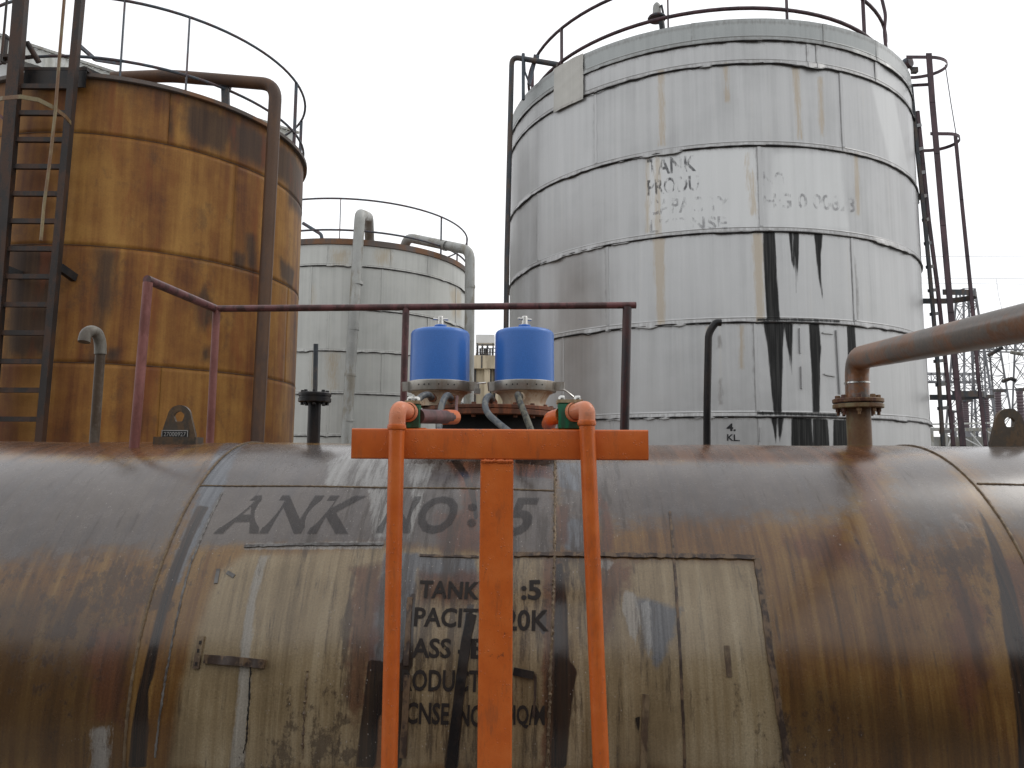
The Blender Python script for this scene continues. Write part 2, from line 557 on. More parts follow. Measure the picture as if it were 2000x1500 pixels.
# ---- weathered aluminium cladding
def clad_mat(name, tint, metal, rough, warm):
    t = NT(name)
    uv = t.coord(kind='UV')
    st = t.noise(t.coord((3.2, .10, 1), 'UV'), 2.0, 6, .65, .2)
    st2 = t.noise(t.coord((16, .3, 1), 'UV', (4, 3, 0)), 1.0, 4, .6)
    bl = t.noise(uv, .9, 4, .55)
    fi = t.noise(uv, 70, 3, .6)
    d = tuple(x * .80 for x in tint)
    l = tuple(min(1, x * 1.12) for x in tint)
    k = t.math('ADD', t.math('MULTIPLY', st, .40), t.math('ADD', t.math('MULTIPLY', bl, .45), t.math('MULTIPLY', st2, .15)))
    oi = t.n.new('ShaderNodeObjectInfo')
    k = t.math('ADD', k, t.math('MULTIPLY_ADD', oi.outputs['Random'], .07, -.035))
    col = t.ramp(k, [(.34, d), (.5, tint), (.66, l)])
    col = t.mix(t.math('MULTIPLY', t.ss(st2, .60, .74), .22), col, warm)
    pale = t.mask('pale', bl, .3, .25)
    col = t.mix(t.math('MULTIPLY', pale, .40), col, (.66, .67, .66))
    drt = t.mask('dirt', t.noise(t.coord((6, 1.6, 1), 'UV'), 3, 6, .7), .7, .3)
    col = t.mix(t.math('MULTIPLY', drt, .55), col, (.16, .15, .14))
    rs = t.mask('rust', t.noise(t.coord((12, 1.2, 1), 'UV'), 3, 6, .75), .9, .3)
    col = t.mix(t.math('MULTIPLY', rs, .42), col, (.34, .23, .09))
    on = t.noise(t.coord((10, .9, 1), 'UV'), 2.5, 7, .75)
    oil = t.mask('oil', on, .36, .20)
    oc = t.ramp(t.noise(t.coord((22, .5, 1), 'UV', (1, 7, 0)), 2, 4, .6), [(.45, (.010, .010, .010)), (.75, (.055, .055, .053))])
    col = t.mix(.12, col, t.ramp(fi, [(.3, (.5, .5, .5)), (.7, (1, 1, 1))]), 'MULTIPLY')
    col = t.mix(t.math('MULTIPLY', oil, .98), col, oc)
    nb = t.bump(t.math('ADD', t.math('MULTIPLY', bl, .9), t.math('MULTIPLY', st, .3)), .22, .05)
    rg = t.math('MULTIPLY_ADD', bl, .30, rough - .15)
    me = t.math('MULTIPLY', metal, t.math('SUBTRACT', 1.0, t.math('MAXIMUM', oil, t.math('MULTIPLY', drt, .8))))
    return t.done(col, rg, me, nb, spec=t.math('MULTIPLY_ADD', oil, -.25, .35))
M['clad'] = clad_mat('weathered_aluminium_sheet', (.435, .438, .436), .48, .38, (.44, .40, .33))
M['clad_dark'] = clad_mat('dull_flashing_sheet', (.31, .325, .32), .55, .42, (.28, .26, .22))
M['clad_patch'] = clad_mat('buckled_patch_sheet', (.38, .37, .34), .6, .42, (.40, .34, .22))
M['clad_pale'] = clad_mat('pale_lagging_sheet', (.46, .465, .44), .30, .52, (.45, .42, .30))

# ---- old horizontal tank
def old_tank_mat():
    t = NT('wet_weathered_tank_paint')
    uv = t.coord(kind='UV')
    st = t.noise(t.coord((11, .55, 1), 'UV'), 1.5, 6, .65, .15)
    st2 = t.noise(t.coord((45, .8, 1), 'UV', (3, 8, 0)), 1.2, 5, .65)
    bl = t.noise(uv, 1.7, 6, .62)
    fi = t.noise(uv, 130, 4, .65)
    md = t.noise(uv, 11, 7, .72)
    k = t.math('ADD', t.math('MULTIPLY', st, .42), t.math('ADD', t.math('MULTIPLY', bl, .38), t.math('MULTIPLY', st2, .2)))
    col = t.ramp(k, [(.38, (.055, .027, .010)), (.47, (.125, .058, .016)), (.54, (.185, .100, .029)), (.64, (.24, .150, .055))])
    tn = t.mask('tan', bl, .35, .22)
    tcol = t.ramp(k, [(.38, (.135, .098, .050)), (.5, (.255, .198, .115)), (.63, (.37, .31, .205))])
    col = t.mix(t.math('MULTIPLY', tn, .85), col, tcol)
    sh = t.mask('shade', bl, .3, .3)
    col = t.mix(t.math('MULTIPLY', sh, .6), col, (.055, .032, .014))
    grey_sheen = t.mask('grey', md, .45, .25)  # grey layer paints the sky's sheen on the upper shell
    grey_sheen_col = t.ramp(t.math('ADD', t.math('MULTIPLY', bl, .6), t.math('MULTIPLY', md, .4)), [(.36, (.062, .058, .058)), (.64, (.118, .112, .112))])
    col = t.mix(t.math('MULTIPLY', grey_sheen, .85), col, grey_sheen_col)
    bg = t.mask('bluegrey', md, .55, .25)
    col = t.mix(t.math('MULTIPLY', bg, .9), col, t.ramp(st2, [(.35, (.06, .066, .078)), (.65, (.14, .15, .165))]))
    rs = t.mask('rust', md, .8, .3)
    col = t.mix(t.math('MULTIPLY', rs, .8), col, t.ramp(st, [(.35, (.05, .022, .014)), (.65, (.14, .05, .022))]))
    pl = t.mask('pale', t.noise(t.coord((20, 5, 1), 'UV'), 1.8, 8, .8), 1.0, .22)
    col = t.mix(t.math('MULTIPLY', pl, .6), col, t.ramp(st2, [(.3, (.20, .195, .18)), (.7, (.40, .40, .385))]))
    pit = t.ss(t.math('ADD', t.math('MULTIPLY', t.noise(t.coord((1, .55, 1), 'UV', (3, 3, 0)), 17, 8, .75), .50), t.math('MULTIPLY', t.noise(uv, 1.3, 3, .5), .50)), .555, .60)
    col = t.mix(t.math('MULTIPLY', pit, t.math('MULTIPLY_ADD', grey_sheen, -.45, .65)), col, (.032, .019, .015))
    drips = t.ss(t.noise(t.coord((26, 1.3, 1), 'UV', (7, 1, 0)), 1.3, 7, .75), .55, .66)
    col = t.mix(t.math('MULTIPLY', drips, .34), col, (.045, .03, .02))
    col = t.mix(.45, col, t.ramp(fi, [(.3, (.35, .35, .35)), (.7, (1.1, 1.1, 1.1))]), 'MULTIPLY')
    oil = t.mask('oil', t.noise(t.coord((24, 4, 1), 'UV'), 1.5, 7, .75), .28, .14)
    col = t.mix(t.math('MULTIPLY', oil, .95), col, t.ramp(st2, [(.4, (.010, .010, .011)), (.75, (.055, .03, .018))]))
    vs = t.voro(t.coord((1, .7, 1), 'UV'), 75)
    sel = t.noise(uv, 23, 3, .6)
    drop_glint = t.math('MULTIPLY', t.ss(vs, .21, .10), t.ss(sel, .53, .60))
    glint_grime = t.ss(t.math('ADD', t.noise(uv, 1.6, 3, .6), t.math('MULTIPLY', t.attr('glint_grime'), .22)), .48, .62)
    drop_glint = t.math('MULTIPLY', drop_glint, glint_grime)
    grime = t.math('MULTIPLY', t.ss(t.math('ADD', t.noise(t.coord((16, 1.6, 1), 'UV', (2, 5, 0)), 1.4, 7, .75), t.math('MULTIPLY', t.attr('glint_grime'), .10)), .56, .68), .7)
    col = t.mix(grime, col, (.03, .02, .014))
    col = t.mix(t.math('MULTIPLY', drop_glint, .55), col, (.38, .35, .32))  # water-drop glints painted as pale specks
    
    h = t.math('ADD', t.math('MULTIPLY', md, .55), t.math('ADD', t.math('MULTIPLY', fi, .2), t.math('MULTIPLY', drop_glint, .5)))
    h = t.math('ADD', h, t.math('MULTIPLY', pit, .35))
    nb = t.bump(h, .17, .004)
    rg = t.math('MULTIPLY_ADD', md, .22, .15)
    rg = t.math('SUBTRACT', rg, t.math('MULTIPLY', oil, .12))
    return t.done(col, rg, 0, nb, spec=.46, coat=.28, coat_rough=.20)
M['oldtank'] = old_tank_mat()
#BODY#

# ------------------------------------------------------------------ ground
def ground():
    b = MB()
    b.v = [(-400, -300, 0), (400, -300, 0), (400, 900, 0), (-400, 900, 0)]
    b.f = [(0, 1, 2, 3)]
    o = b.build('ground', M['concrete'], smooth=False)
    tag(o, kind='structure')
ground()

def blocker():
    """unseen shed added behind the camera so the near tank shades and mirrors darker"""
    t = thing('unseen_blocker', 'unseen dark brown shed standing behind the camera', 'blocker', (0, -7, 0))
    b = MB(); b.box((-16, -15, .005), (16, -7.1, 5.9)); b.build('wall', M['blocker_dark'], t, smooth=False)
    b = MB(); b.box((-16.6, -15.6, 5.905), (16.6, -6.3, 6.1)); b.build('roof', M['blocker_dark'], t, smooth=False)
    for x in np.linspace(-15.5, 15.5, 9):
        b = MB(); b.box((x - .12, -7.095, .005), (x + .12, -6.85, 5.9)); b.build('column', M['darksteel'], t, smooth=False)
blocker()

# ------------------------------------------------------------------ old horizontal tank in front
HR, HY, HZ, HA = 1.2, 4.1155, -1.0937, -0.0416
HAX = np.array([math.cos(HA), math.sin(HA), 0])
HN = np.array([-math.sin(HA), math.cos(HA), 0])

def hsurf(s, arc, off=0.0):
    ph = np.asarray(arc) / HR
    s = np.asarray(s)
    arc = np.asarray(arc)
    r = HR + off + .0025 * np.sin(s * 3.1 + 1) * np.sin(arc * 4.3) + .002 * np.sin(s * 7.7 + arc * 5.1)   # slight hand-rolled unevenness
    x = s * HAX[0] + (HY - r * np.sin(ph)) * HN[0]
    y = s * HAX[1] + (HY - r * np.sin(ph)) * HN[1]
    z = CZ + HZ + r * np.cos(ph)
    return x, y, z

def tk(px, py):
    v = ray(px, py)
    vn, vz, vx = v @ HN, v[2], v @ HAX
    A, B, C = vn ** 2 + vz ** 2, vn * HY + vz * HZ, HY * HY + HZ * HZ - HR * HR
    t = (B - math.sqrt(max(B * B - A * C, 0))) / A
    return t * vx, HR * math.atan2(HY - vn * t, vz * t - HZ)

def tkp(pts, w=.03):
    return ([tk(*p) for p in pts], w)

def hpt(px, py, off=0.0):
    s, a = tk(px, py)
    return np.array(hsurf(s, a, off))

tank = thing('horizontal_tank', 'long rust-stained horizontal tank lying across the view, with faded black lettering', 'storage tank', (0, HY, 0))
HS0, HS1 = -4.4, 4.4
ss_ = np.concatenate([np.linspace(HS0, -3.05, 8)[:-1], np.linspace(-3.05, 3.05, 480), np.linspace(3.05, HS1, 8)[1:]])
aa_ = np.concatenate([np.linspace(-180, -12, 30)[:-1], np.linspace(-12, 116, 205), np.linspace(116, 180, 12)[1:]]) * math.pi / 180 * HR
SG, AG = np.meshgrid(ss_, aa_)
fr = {}
fr['tan'] = paint(SG, AG, [tkp([(480, 1085), (760, 1068), (1085, 1092), (1470, 1095), (1502, 1250), (1534, 1500), (330, 1500), (350, 1350), (390, 1220), (430, 1120)], .06),
                           tkp([(405, 1302), (516, 1306), (522, 1500), (396, 1500)], .02), tkp([(1008, 1325), (1044, 1325), (1043, 1400), (1008, 1400)], .01)])
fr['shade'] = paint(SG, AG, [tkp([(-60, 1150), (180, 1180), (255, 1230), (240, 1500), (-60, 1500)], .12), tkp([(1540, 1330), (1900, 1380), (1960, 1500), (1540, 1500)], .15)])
fr['grey'] = paint(SG, AG, [tkp([(395, 960), (450, 868), (700, 868), (1082, 900), (1085, 1085), (750, 1062), (480, 1066), (370, 1070)], .06),  # grey panel tone and painted sky sheen along the crown
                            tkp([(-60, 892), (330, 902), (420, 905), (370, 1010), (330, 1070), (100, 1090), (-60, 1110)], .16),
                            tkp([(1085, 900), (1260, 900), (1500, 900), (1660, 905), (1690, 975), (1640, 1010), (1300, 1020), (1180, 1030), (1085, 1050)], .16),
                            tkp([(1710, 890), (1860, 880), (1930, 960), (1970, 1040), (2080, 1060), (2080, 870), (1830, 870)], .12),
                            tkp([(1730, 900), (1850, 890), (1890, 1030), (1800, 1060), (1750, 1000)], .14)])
fr['bluegrey'] = paint(SG, AG, [tkp([(446, 862), (398, 945), (352, 1060), (322, 1150), (350, 1140), (402, 1020), (436, 955), (480, 870)], .03),  # upper oil run painted grey for the reflections on it
                                tkp([(752, 1080), (818, 1082), (812, 1160), (795, 1250), (788, 1310), (716, 1310), (728, 1190)], .02),
                                tkp([(812, 1085), (930, 1090), (932, 1150), (880, 1130), (820, 1128)], .03),
                                tkp([(1106, 1012), (1142, 1015), (1142, 1075), (1104, 1075)], .02),
                                tkp([(1088, 905), (1135, 905), (1132, 960), (1092, 950)], .02),
                                tkp([(1240, 1165), (1330, 1190), (1310, 1260), (1282, 1310), (1262, 1250)], .03)])
fr['rust'] = paint(SG, AG, [tkp([(-60, 840), (420, 850), (330, 893), (235, 893), (-60, 882)], .05),  # this top strip paints the brown tank's reflection in rust tone
                            tkp([(1245, 862), (1640, 872), (1640, 903), (1245, 900)], .04),  # this top strip paints the big tank's dark reflection in rust tone
                            tkp([(1640, 872), (1715, 872), (1716, 940), (1742, 1040), (1752, 1110), (1712, 1080), (1690, 1000), (1664, 930)], .05),
                            tkp([(1848, 1120), (1925, 1180), (1925, 1300), (1895, 1420), (1862, 1340), (1858, 1200)], .06),
                            tkp([(1545, 1040), (1640, 1040), (1700, 1100), (1600, 1110), (1540, 1090)], .08),
                            tkp([(1940, 1090), (2040, 1090), (2060, 1250), (1990, 1260)], .05),
                            tkp([(170, 1235), (255, 1225), (245, 1420), (190, 1400)], .06),
                            tkp([(870, 900), (940, 900), (930, 960), (935, 1060), (900, 1062), (905, 960)], .025),
                            tkp([(1006, 900), (1082, 900), (1082, 935), (1006, 930)], .02),
                            tkp([(860, 1000), (935, 1000), (935, 1075), (860, 1080)], .05),
                            tkp([(1086, 985), (1112, 985), (1108, 1060), (1086, 1060)], .02),
                            tkp([(1140, 930), (1152, 925), (1192, 1000), (1200, 1075), (1172, 1075), (1176, 1000)], .02),
                            tkp([(1060, 1090), (1098, 1090), (1096, 1300), (1100, 1500), (1058, 1500)], .02),
                            tkp([(690, 1110), (750, 1100), (735, 1280), (700, 1420), (680, 1400)], .04),
                            tkp([(820, 1120), (935, 1120), (935, 1180), (820, 1180)], .04),
                            tkp([(1150, 1100), (1240, 1100), (1215, 1180), (1160, 1300)], .05),
                            tkp([(735, 1330), (780, 1330), (778, 1500), (722, 1500)], .02)])
fr['pale'] = paint(SG, AG, [tkp([(507, 1085), (526, 1085), (500, 1165), (491, 1250), (487, 1350), (478, 1500), (450, 1500), (466, 1350), (471, 1250), (486, 1170)], .012),
                            tkp([(1222, 1152), (1243, 1160), (1250, 1215), (1241, 1262), (1229, 1235), (1213, 1190)], .012),
                            tkp([(1252, 1180), (1268, 1168), (1274, 1260), (1266, 1285), (1256, 1230)], .012),
                            tkp([(182, 1425), (214, 1418), (216, 1520), (176, 1520)], .02),
                            tkp([(640, 905), (690, 880), (764, 885), (762, 950), (700, 952), (640, 948)], .03),
                            tkp([(720, 955), (762, 955), (752, 1050), (728, 1050)], .02),
                            tkp([(790, 905), (850, 905), (818, 1000), (800, 1060), (795, 1060), (808, 980)], .014),
                            tkp([(480, 1062), (750, 1058), (748, 1072), (478, 1074)], .010),
                            tkp([(1165, 1092), (1198, 1096), (1192, 1112), (1166, 1108)], .01)])
fr['oil'] = paint(SG, AG, [tkp([(386, 985), (350, 1066), (318, 1160), (298, 1235), (280, 1310), (264, 1380), (250, 1500), (286, 1500), (292, 1420), (290, 1350), (303, 1310), (316, 1240), (338, 1160), (366, 1078), (408, 990)], .015),
                           tkp([(720, 1288), (786, 1296), (786, 1350), (760, 1380), (740, 1400), (733, 1500), (694, 1500), (706, 1400)], .012),
                           tkp([(1086, 1100), (1099, 1100), (1108, 1190), (1112, 1290), (1128, 1310), (1120, 1350), (1112, 1420), (1106, 1500), (1076, 1500), (1082, 1300)], .012),
                           tkp([(1906, 985), (1940, 1100), (1962, 1250), (1984, 1400), (1990, 1520), (2030, 1520), (2010, 1300), (1984, 1160), (1950, 1060)], .02),
                           tkp([(878, 898), (896, 898), (916, 928), (929, 965), (934, 1015), (926, 1015), (919, 970), (905, 935), (890, 912)], .010),
                           tkp([(1006, 898), (1084, 896), (1082, 940), (1076, 912), (1008, 906)], .012),
                           tkp([(800, 1160), (812, 1160), (806, 1300), (790, 1330), (784, 1500), (770, 1500), (786, 1310)], .01),
                           tkp([(1440, 1110), (1446, 1110), (1446, 1112), (1440, 1112)], .004),
                           tkp([(912, 1180), (926, 1180), (914, 1260), (898, 1340), (886, 1500), (868, 1500), (890, 1330)], .012),
                           tkp([(870, 1480), (892, 1380), (905, 1380), (895, 1500), (870, 1500)], .008),
                           tkp([(780, 1320), (800, 1330), (792, 1400), (778, 1380)], .008),
                           tkp([(1055, 1190), (1068, 1190), (1066, 1240), (1054, 1235)], .006),
                           tkp([(1240, 1400), (1250, 1400), (1246, 1440), (1242, 1440)], .006)])
fr['glint_grime'] = paint(SG, AG, [tkp([(640, 880), (1230, 890), (1230, 1200), (1140, 1500), (690, 1500), (650, 1250)], .15)])  # middle zone of painted drop glints and denser grime
XG, YG, ZG = hsurf(SG, AG)
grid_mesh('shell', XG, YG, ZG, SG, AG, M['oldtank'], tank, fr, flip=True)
for sgn, s0 in ((-1, HS0), (1, HS1)):
    b = MB()
    c = HAX * s0 + HN * HY + np.array([0, 0, CZ + HZ])
    prof = [(HR * math.cos(a), .45 * math.sin(a)) for a in np.linspace(0, math.pi / 2, 12)]
    b.lathe(prof, c, 48, tuple(HAX * sgn))
    b.build('dished_end', M['oldtank'], tank)
for s0 in (-2.6, 2.6):
    b = MB()
    c = HAX * s0 + HN * HY
    b.box((c[0] - .2, c[1] - 1.0, 0.004), (c[0] + .2, c[1] + 1.0, CZ + HZ - .75))
    b.build('saddle', M['concrete'], tank, smooth=False)

def strip(name, pxs, w, h, mat, parent=tank, jag=0.0, off=0.0):
    """flat bar or lip lying on the tank's curve"""
    sa = densify([tk(*p) for p in pxs], .02)
    b = MB()
    n = len(sa)
    v = []
    for i in range(n):
        d = sa[min(i + 1, n - 1)] - sa[max(i - 1, 0)]
        d = d / np.linalg.norm(d)
        pr = np.array([-d[1], d[0]])
        jl, jr = rng.uniform(-jag, jag), rng.uniform(-jag, jag)
        for k, (e, z) in enumerate(((-.5, -.004), (-.47, h), (.47, h), (.5, -.004))):
            q = sa[i] + pr * (w * e + (jl if k < 2 else jr))
            v.append(hsurf(q[0], q[1], z + off + (rng.uniform(-.25, .25) * h * (jag > 0) if z > 0 else 0)))
    f = []
    for i in range(n - 1):
        for k in range(3):
            f.append((i * 4 + k, (i + 1) * 4 + k, (i + 1) * 4 + k + 1, i * 4 + k + 1))
    f.append((0, 1, 2, 3))
    f.append(tuple(reversed([(n - 1) * 4 + k for k in range(4)])))
    b.add(v, [tuple(reversed(q)) for q in f])
    return b.build(name, mat, parent, edge=30)

def bead(name, pxs=None, sa=None, r=.006, mat=None, rough=.3, step=.008):
    if sa is None:
        sa = densify([tk(*p) for p in pxs], step)
    pts = [np.array(hsurf(q[0] + rng.uniform(-1, 1) * r * rough, q[1] + rng.uniform(-1, 1) * r * rough, r * .25 + rng.uniform(-1, 1) * r * rough * .6)) for q in sa]
    rr = [r * (1 + rng.uniform(-rough, rough)) for _ in pts]
    b = MB()
    b.tube(pts, rr, 6)
    return b.build(name, mat or M['weld'], tank)

# girth and seam welds
for s0 in (-1.606, 1.961):
    sa = [np.array([s0, a]) for a in np.arange(-.5, 2.5, .010)]
    bead('girth_weld', sa=sa, r=.006, rough=.14)
bead('seam_weld', [(390, 948), (560, 950), (760, 952), (1000, 956), (1083, 958)], r=.0042, rough=.2)
bead('seam_weld', [(1908, 945), (2000, 948), (2080, 950)], r=.005, rough=.2)
bead('shell_weld', [(1084, 898), (1084, 1000), (1083, 1090), (1080, 1200), (1075, 1320), (1069, 1500)], r=.006, rough=.4)
bead('old_seam', [(434, 962), (402, 1030), (370, 1110), (348, 1200), (330, 1290), (315, 1380), (303, 1480)], r=.0045, mat=M['greystrip'])
strip('edge_strip', [(1308, 1000), (1316, 1090), (1325, 1220), (1332, 1360), (1337, 1500)], .011, .004, M['darkstrip'], jag=.001)
strip('patch_edge', [(1004, 1083), (1100, 1083), (1250, 1086), (1420, 1088), (1474, 1091)], .020, .010, M['darkstrip'], jag=.0025)
strip('patch_edge', [(1477, 1092), (1490, 1180), (1504, 1280), (1520, 1380), (1540, 1500)], .026, .008, M['darkstrip'], jag=.002)
strip('patch_edge', [(478, 1068), (600, 1064), (750, 1064)], .012, .006, M['greystrip'], jag=.002)
strip('patch_edge', [(820, 1086), (935, 1088)], .010, .005, M['darkstrip'], jag=.002)
strip('cleat_bar', [(402, 1287), (460, 1291), (519, 1297)], .034, .022, M['darkstrip'], jag=.0006)
strip('cleat_bar', [(1003, 1311), (1042, 1319)], .030, .020, M['black'])
strip('cleat_bar', [(1046, 1316), (1045, 1360), (1042, 1400)], .010, .010, M['darkstrip'])
cp1 = strip('cleat_plate', [(395, 1243), (389, 1275), (384, 1306)], .026, .012, M['tanstrip'])
for p in ((394, 1252), (390, 1268), (386, 1293)):
    strip('bolt_hole', [(p[0], p[1]), (p[0] - 1, p[1] + 7)], .010, .003, M['black'], parent=cp1, off=.011)
strip('stiffener', [(801, 1168), (797, 1240), (793, 1300)], .022, .012, M['darkstrip'], jag=.001)
strip('stiffener', [(796, 1318), (792, 1400), (787, 1478)], .026, .016, M['darkstrip'], jag=.001)
strip('stiffener', [(921, 1200), (911, 1250), (904, 1300), (893, 1390), (881, 1500)], .040, .014, M['black'], jag=.0015)
strip('slot_strip', [(1262, 1356), (1259, 1420), (1257, 1500)], .026, .008, M['tanstrip'], jag=.002)
strip('slot_strip', [(1419, 1261), (1424, 1322)], .022, .004, M['tanstrip'], jag=.001)
strip('cleat_bar', [(427, 1112), (422, 1140)], .016, .004, M['greystrip'])
strip('cleat_bar', [(444, 1118), (458, 1126)], .016, .004, M['greystrip'])
bead('scratch_line', [(490, 1290), (487, 1360), (481, 1450), (475, 1470)], r=.003, mat=M['black'], rough=.6)
bead('scratch_line', [(600, 1310), (596, 1380), (590, 1480)], r=.004, mat=M['tanstrip'], rough=.8)

# lettering
def text_verts(body, bold=.0, shear=0.0):
    cu = bpy.data.curves.new('glyphs', 'FONT')
    cu.body = body
    cu.offset = bold
    cu.shear = shear
    cu.resolution_u = 3
    o = bpy.data.objects.new('glyphs', cu)
    COL.objects.link(o)
    dg = bpy.context.evaluated_depsgraph_get()
    me = bpy.data.meshes.new_from_object(o.evaluated_get(dg))
    v = np.array([p.co[:] for p in me.vertices])[:, :2]
    f = [tuple(p.vertices) for p in me.polygons]
    bpy.data.objects.remove(o)
    bpy.data.curves.remove(cu)
    bpy.data.meshes.remove(me)
    v = (v - v.min(0)) / (v.max(0) - v.min(0))
    return v, f

def letter_sheet(name, body, quad, to_uv, to_xyz, mat, parent, bold=.02, shear=0.0, flip=False):
    """flat print on a curved wall; quad = tl, tr, br, bl"""
    v, f = text_verts(body, bold, shear)
    tl, tr, br, bl = [np.array(to_uv(*p)) for p in quad]
    pts = []
    for x, y in v:
        q = (bl * (1 - x) + br * x) * (1 - y) + (tl * (1 - x) + tr * x) * y
        pts.append(to_xyz(q))
    b = MB()
    b.add(pts, f)
    return b.build(name, mat, parent, smooth=False)

def bbq(x0, y0, x1, y1, lean=0, tilt=0):
    return ((x0 + lean, y0), (x1 + lean, y0 + tilt), (x1, y1 + tilt), (x0, y1))

hx = lambda q: hsurf(q[0], q[1], .003)
for body, q, m, bold, sh in (
        ('ANK', bbq(416, 968, 694, 1043, 24), 'ink_grey', .028, .25), ('NO', bbq(734, 968, 888, 1043, 10, 2), 'ink_grey', .028, .2),
        (':', bbq(912, 984, 930, 1030, 2), 'ink_grey', .03, 0), ('5', bbq(980, 972, 1048, 1046, 6), 'ink_grey', .028, .25),
        ('TANK', bbq(818, 1134, 935, 1168, 3, 3), 'ink', .03, 0), (':5', bbq(1018, 1133, 1057, 1172, 0), 'ink', .03, 0),
        ('PACITY', bbq(808, 1186, 960, 1224, 3, 3), 'ink', .025, 0), ('20K', bbq(985, 1190, 1072, 1232, 1, 2), 'ink', .025, 0),
        ('ASS', bbq(803, 1246, 880, 1285, 2, 1), 'ink', .025, 0), ('-B', bbq(894, 1247, 956, 1286, 1, 1), 'ink', .025, 0),
        ('RODUCT', bbq(783, 1307, 938, 1350, 2, 2), 'ink', .025, 0), ('CNSE', bbq(792, 1371, 876, 1414, 2, 2), 'ink', .025, 0),
        ('NO', bbq(894, 1375, 944, 1418, 2, 2), 'ink', .025, 0), ('HQ/M', bbq(988, 1376, 1064, 1422, 0, 1), 'ink', .025, 0)):
    letter_sheet('lettering', body, q, tk, hx, M[m], tank, bold, sh)

# lifting lugs
def lug(pxl, pxr, pyt, pyb, Y, hole_px, name_plate=False):
    w = (pxr - pxl) / FPX * Y * 1.005
    c = P((pxl + pxr) / 2, pyb, Y)
    h = (pyb - pyt) / FPX * Y * 1.01
    r = w * .34
    zc = h - r
    out = [(-w / 2, -.03), (-w / 2, .02)]
    out += [(-r * math.cos(a), zc + r * math.sin(a)) for a in np.linspace(.12, math.pi - .12, 17)]
    out += [(w / 2, .02), (w / 2, -.03)]
    hr, hz = hole_px / FPX * Y, zc - r * .02
    nh = len(out)
    # hole ring matched point by point to the outline direction
    hole = []
    for x, z in out:
        a = math.atan2(z - hz, x)
        hole.append((hr * math.cos(a), hz + hr * math.sin(a)))
    v, t = [], .022
    for y in (-t / 2, t / 2):
        v += [(c[0] + x, c[1] + y, c[2] + z) for x, z in out] + [(c[0] + x, c[1] + y, c[2] + z) for x, z in hole]
    f = []
    N2 = 2 * nh
    for i in range(nh):
        j = (i + 1) % nh
        f.append((i, nh + i, nh + j, j))
        f.append((N2 + i, N2 + j, N2 + nh + j, N2 + nh + i))
        f.append((i, j, N2 + j, N2 + i))
        f.append((nh + i, N2 + nh + i, N2 + nh + j, nh + j))
    b = MB()
    b.add(v, f)
    o = b.build('lifting_lug', M['lug'], tank, edge=25)
    b = MB()
    b.box((c[0] - w * .62, c[1] - .05, c[2] - .05), (c[0] + w * .62, c[1] + .05, c[2] + .006))
    b.build('lug_pad', M['lug'], o, smooth=False)
    if name_plate:
        y = c[1] - t / 2
        a0, a1 = P(317, 840, y), P(368, 856, y)
        b = MB()
        b.box((a0[0], y - .006, a1[2]), (a1[0], y - .0005, a0[2]))
        npl = b.build('nameplate', M['plate_black'], o, smooth=False)
        b = MB()
        for lo, hi in (((a0[0], a0[2] - .005), (a1[0], a0[2])), ((a0[0], a1[2]), (a1[0], a1[2] + .005)), ((a0[0], a1[2] + .005), (a0[0] + .005, a0[2] - .005)), ((a1[0] - .005, a1[2] + .005), (a1[0], a0[2] - .005))):
            b.box((lo[0], y - .009, lo[1]), (hi[0], y - .0058, hi[1]))
        v, f = text_verts('27000927', .01)
        b.add([(a0[0] + .012 + (a1[0] - a0[0] - .024) * x, y - .0078, a1[2] + .010 + (a0[2] - a1[2] - .020) * z) for x, z in v], f)
        b.build('plate_number', M['plate_silver'], o, smooth=False)
    return o
lug(316, 382, 792, 856, 4.06, 10.5, True)
lug(1934, 2012, 799, 874, 3.95, 10.5)
bl = None

# nozzle stub on the tank, then the bolted rusty pipe that sits on it
NY = 4.05
n0, n1 = P(1680, 884, NY), P(1680, 798, NY)
rn = 22 / FPX * NY * 1.02
b = MB(); b.tube([n0 - [0, 0, .06], [n0[0], n0[1], n1[2]]], rn, 28); noz = b.build('nozzle', M['olivepipe'], tank)
fz = P(1680, 797, NY)[2]
fw = 46.5 / FPX * NY
b = MB(); b.lathe([(rn, fz - .002), (fw - .003, fz - .002), (fw, fz + .002), (fw, fz + .018), (fw - .003, fz + .021), (rn * .8, fz + .021)], (n0[0], n0[1], 0), 40)
b.build('nozzle_flange', M['olivepipe'], noz)
rp = thing('rusty_pipe', 'rusty bent pipe bolted to the tank nozzle and running off to the upper right', 'pipe', (n0[0], n0[1], fz + .021))
b = MB(); b.lathe([(rn, fz + .027), (fw - .004, fz + .027), (fw, fz + .031), (fw, fz + .047), (fw - .003, fz + .050), (rn * .98, fz + .052)], (n0[0], n0[1], 0), 40)
b.build('pipe_flange', M['flange'], rp)
b = MB(); b.lathe([(rn * 1.1, fz + .021), (fw - .012, fz + .021), (fw - .012, fz + .027), (rn * 1.1, fz + .027)], (n0[0], n0[1], 0), 30)
b.build('gasket', M['black'], rp)
for k in range(8):
    a = math.pi / 8 + k * math.pi / 4
    q = (n0[0] + math.cos(a) * (fw - .030), n0[1] + math.sin(a) * (fw - .030))
    b = MB()
    b.hexbolt((q[0], q[1], fz + .050), .016, .020)
    b.build('flange_bolt', M['flange'], rp)
    b = MB(); b.hexbolt((q[0], q[1], fz - .022), .015, .021)
    b.lathe([(0.0, fz - .0405), (.009, fz - .040), (.009, fz - .020)], (q[0], q[1], 0), 8)
    b.build('flange_nut', M['flange'], rp)
e0 = np.array([n0[0], n0[1], fz + .05])
e1 = np.array([n0[0] + .004, n0[1], P(1688, 700, NY)[2]])
e2 = P(1800, 677, 3.35)
e3 = P(2000, 634, 2.42)
dirp = (e3 - e2) / np.linalg.norm(e3 - e2)
kk = np.dot(e1[:2] - e2[:2], dirp[:2])
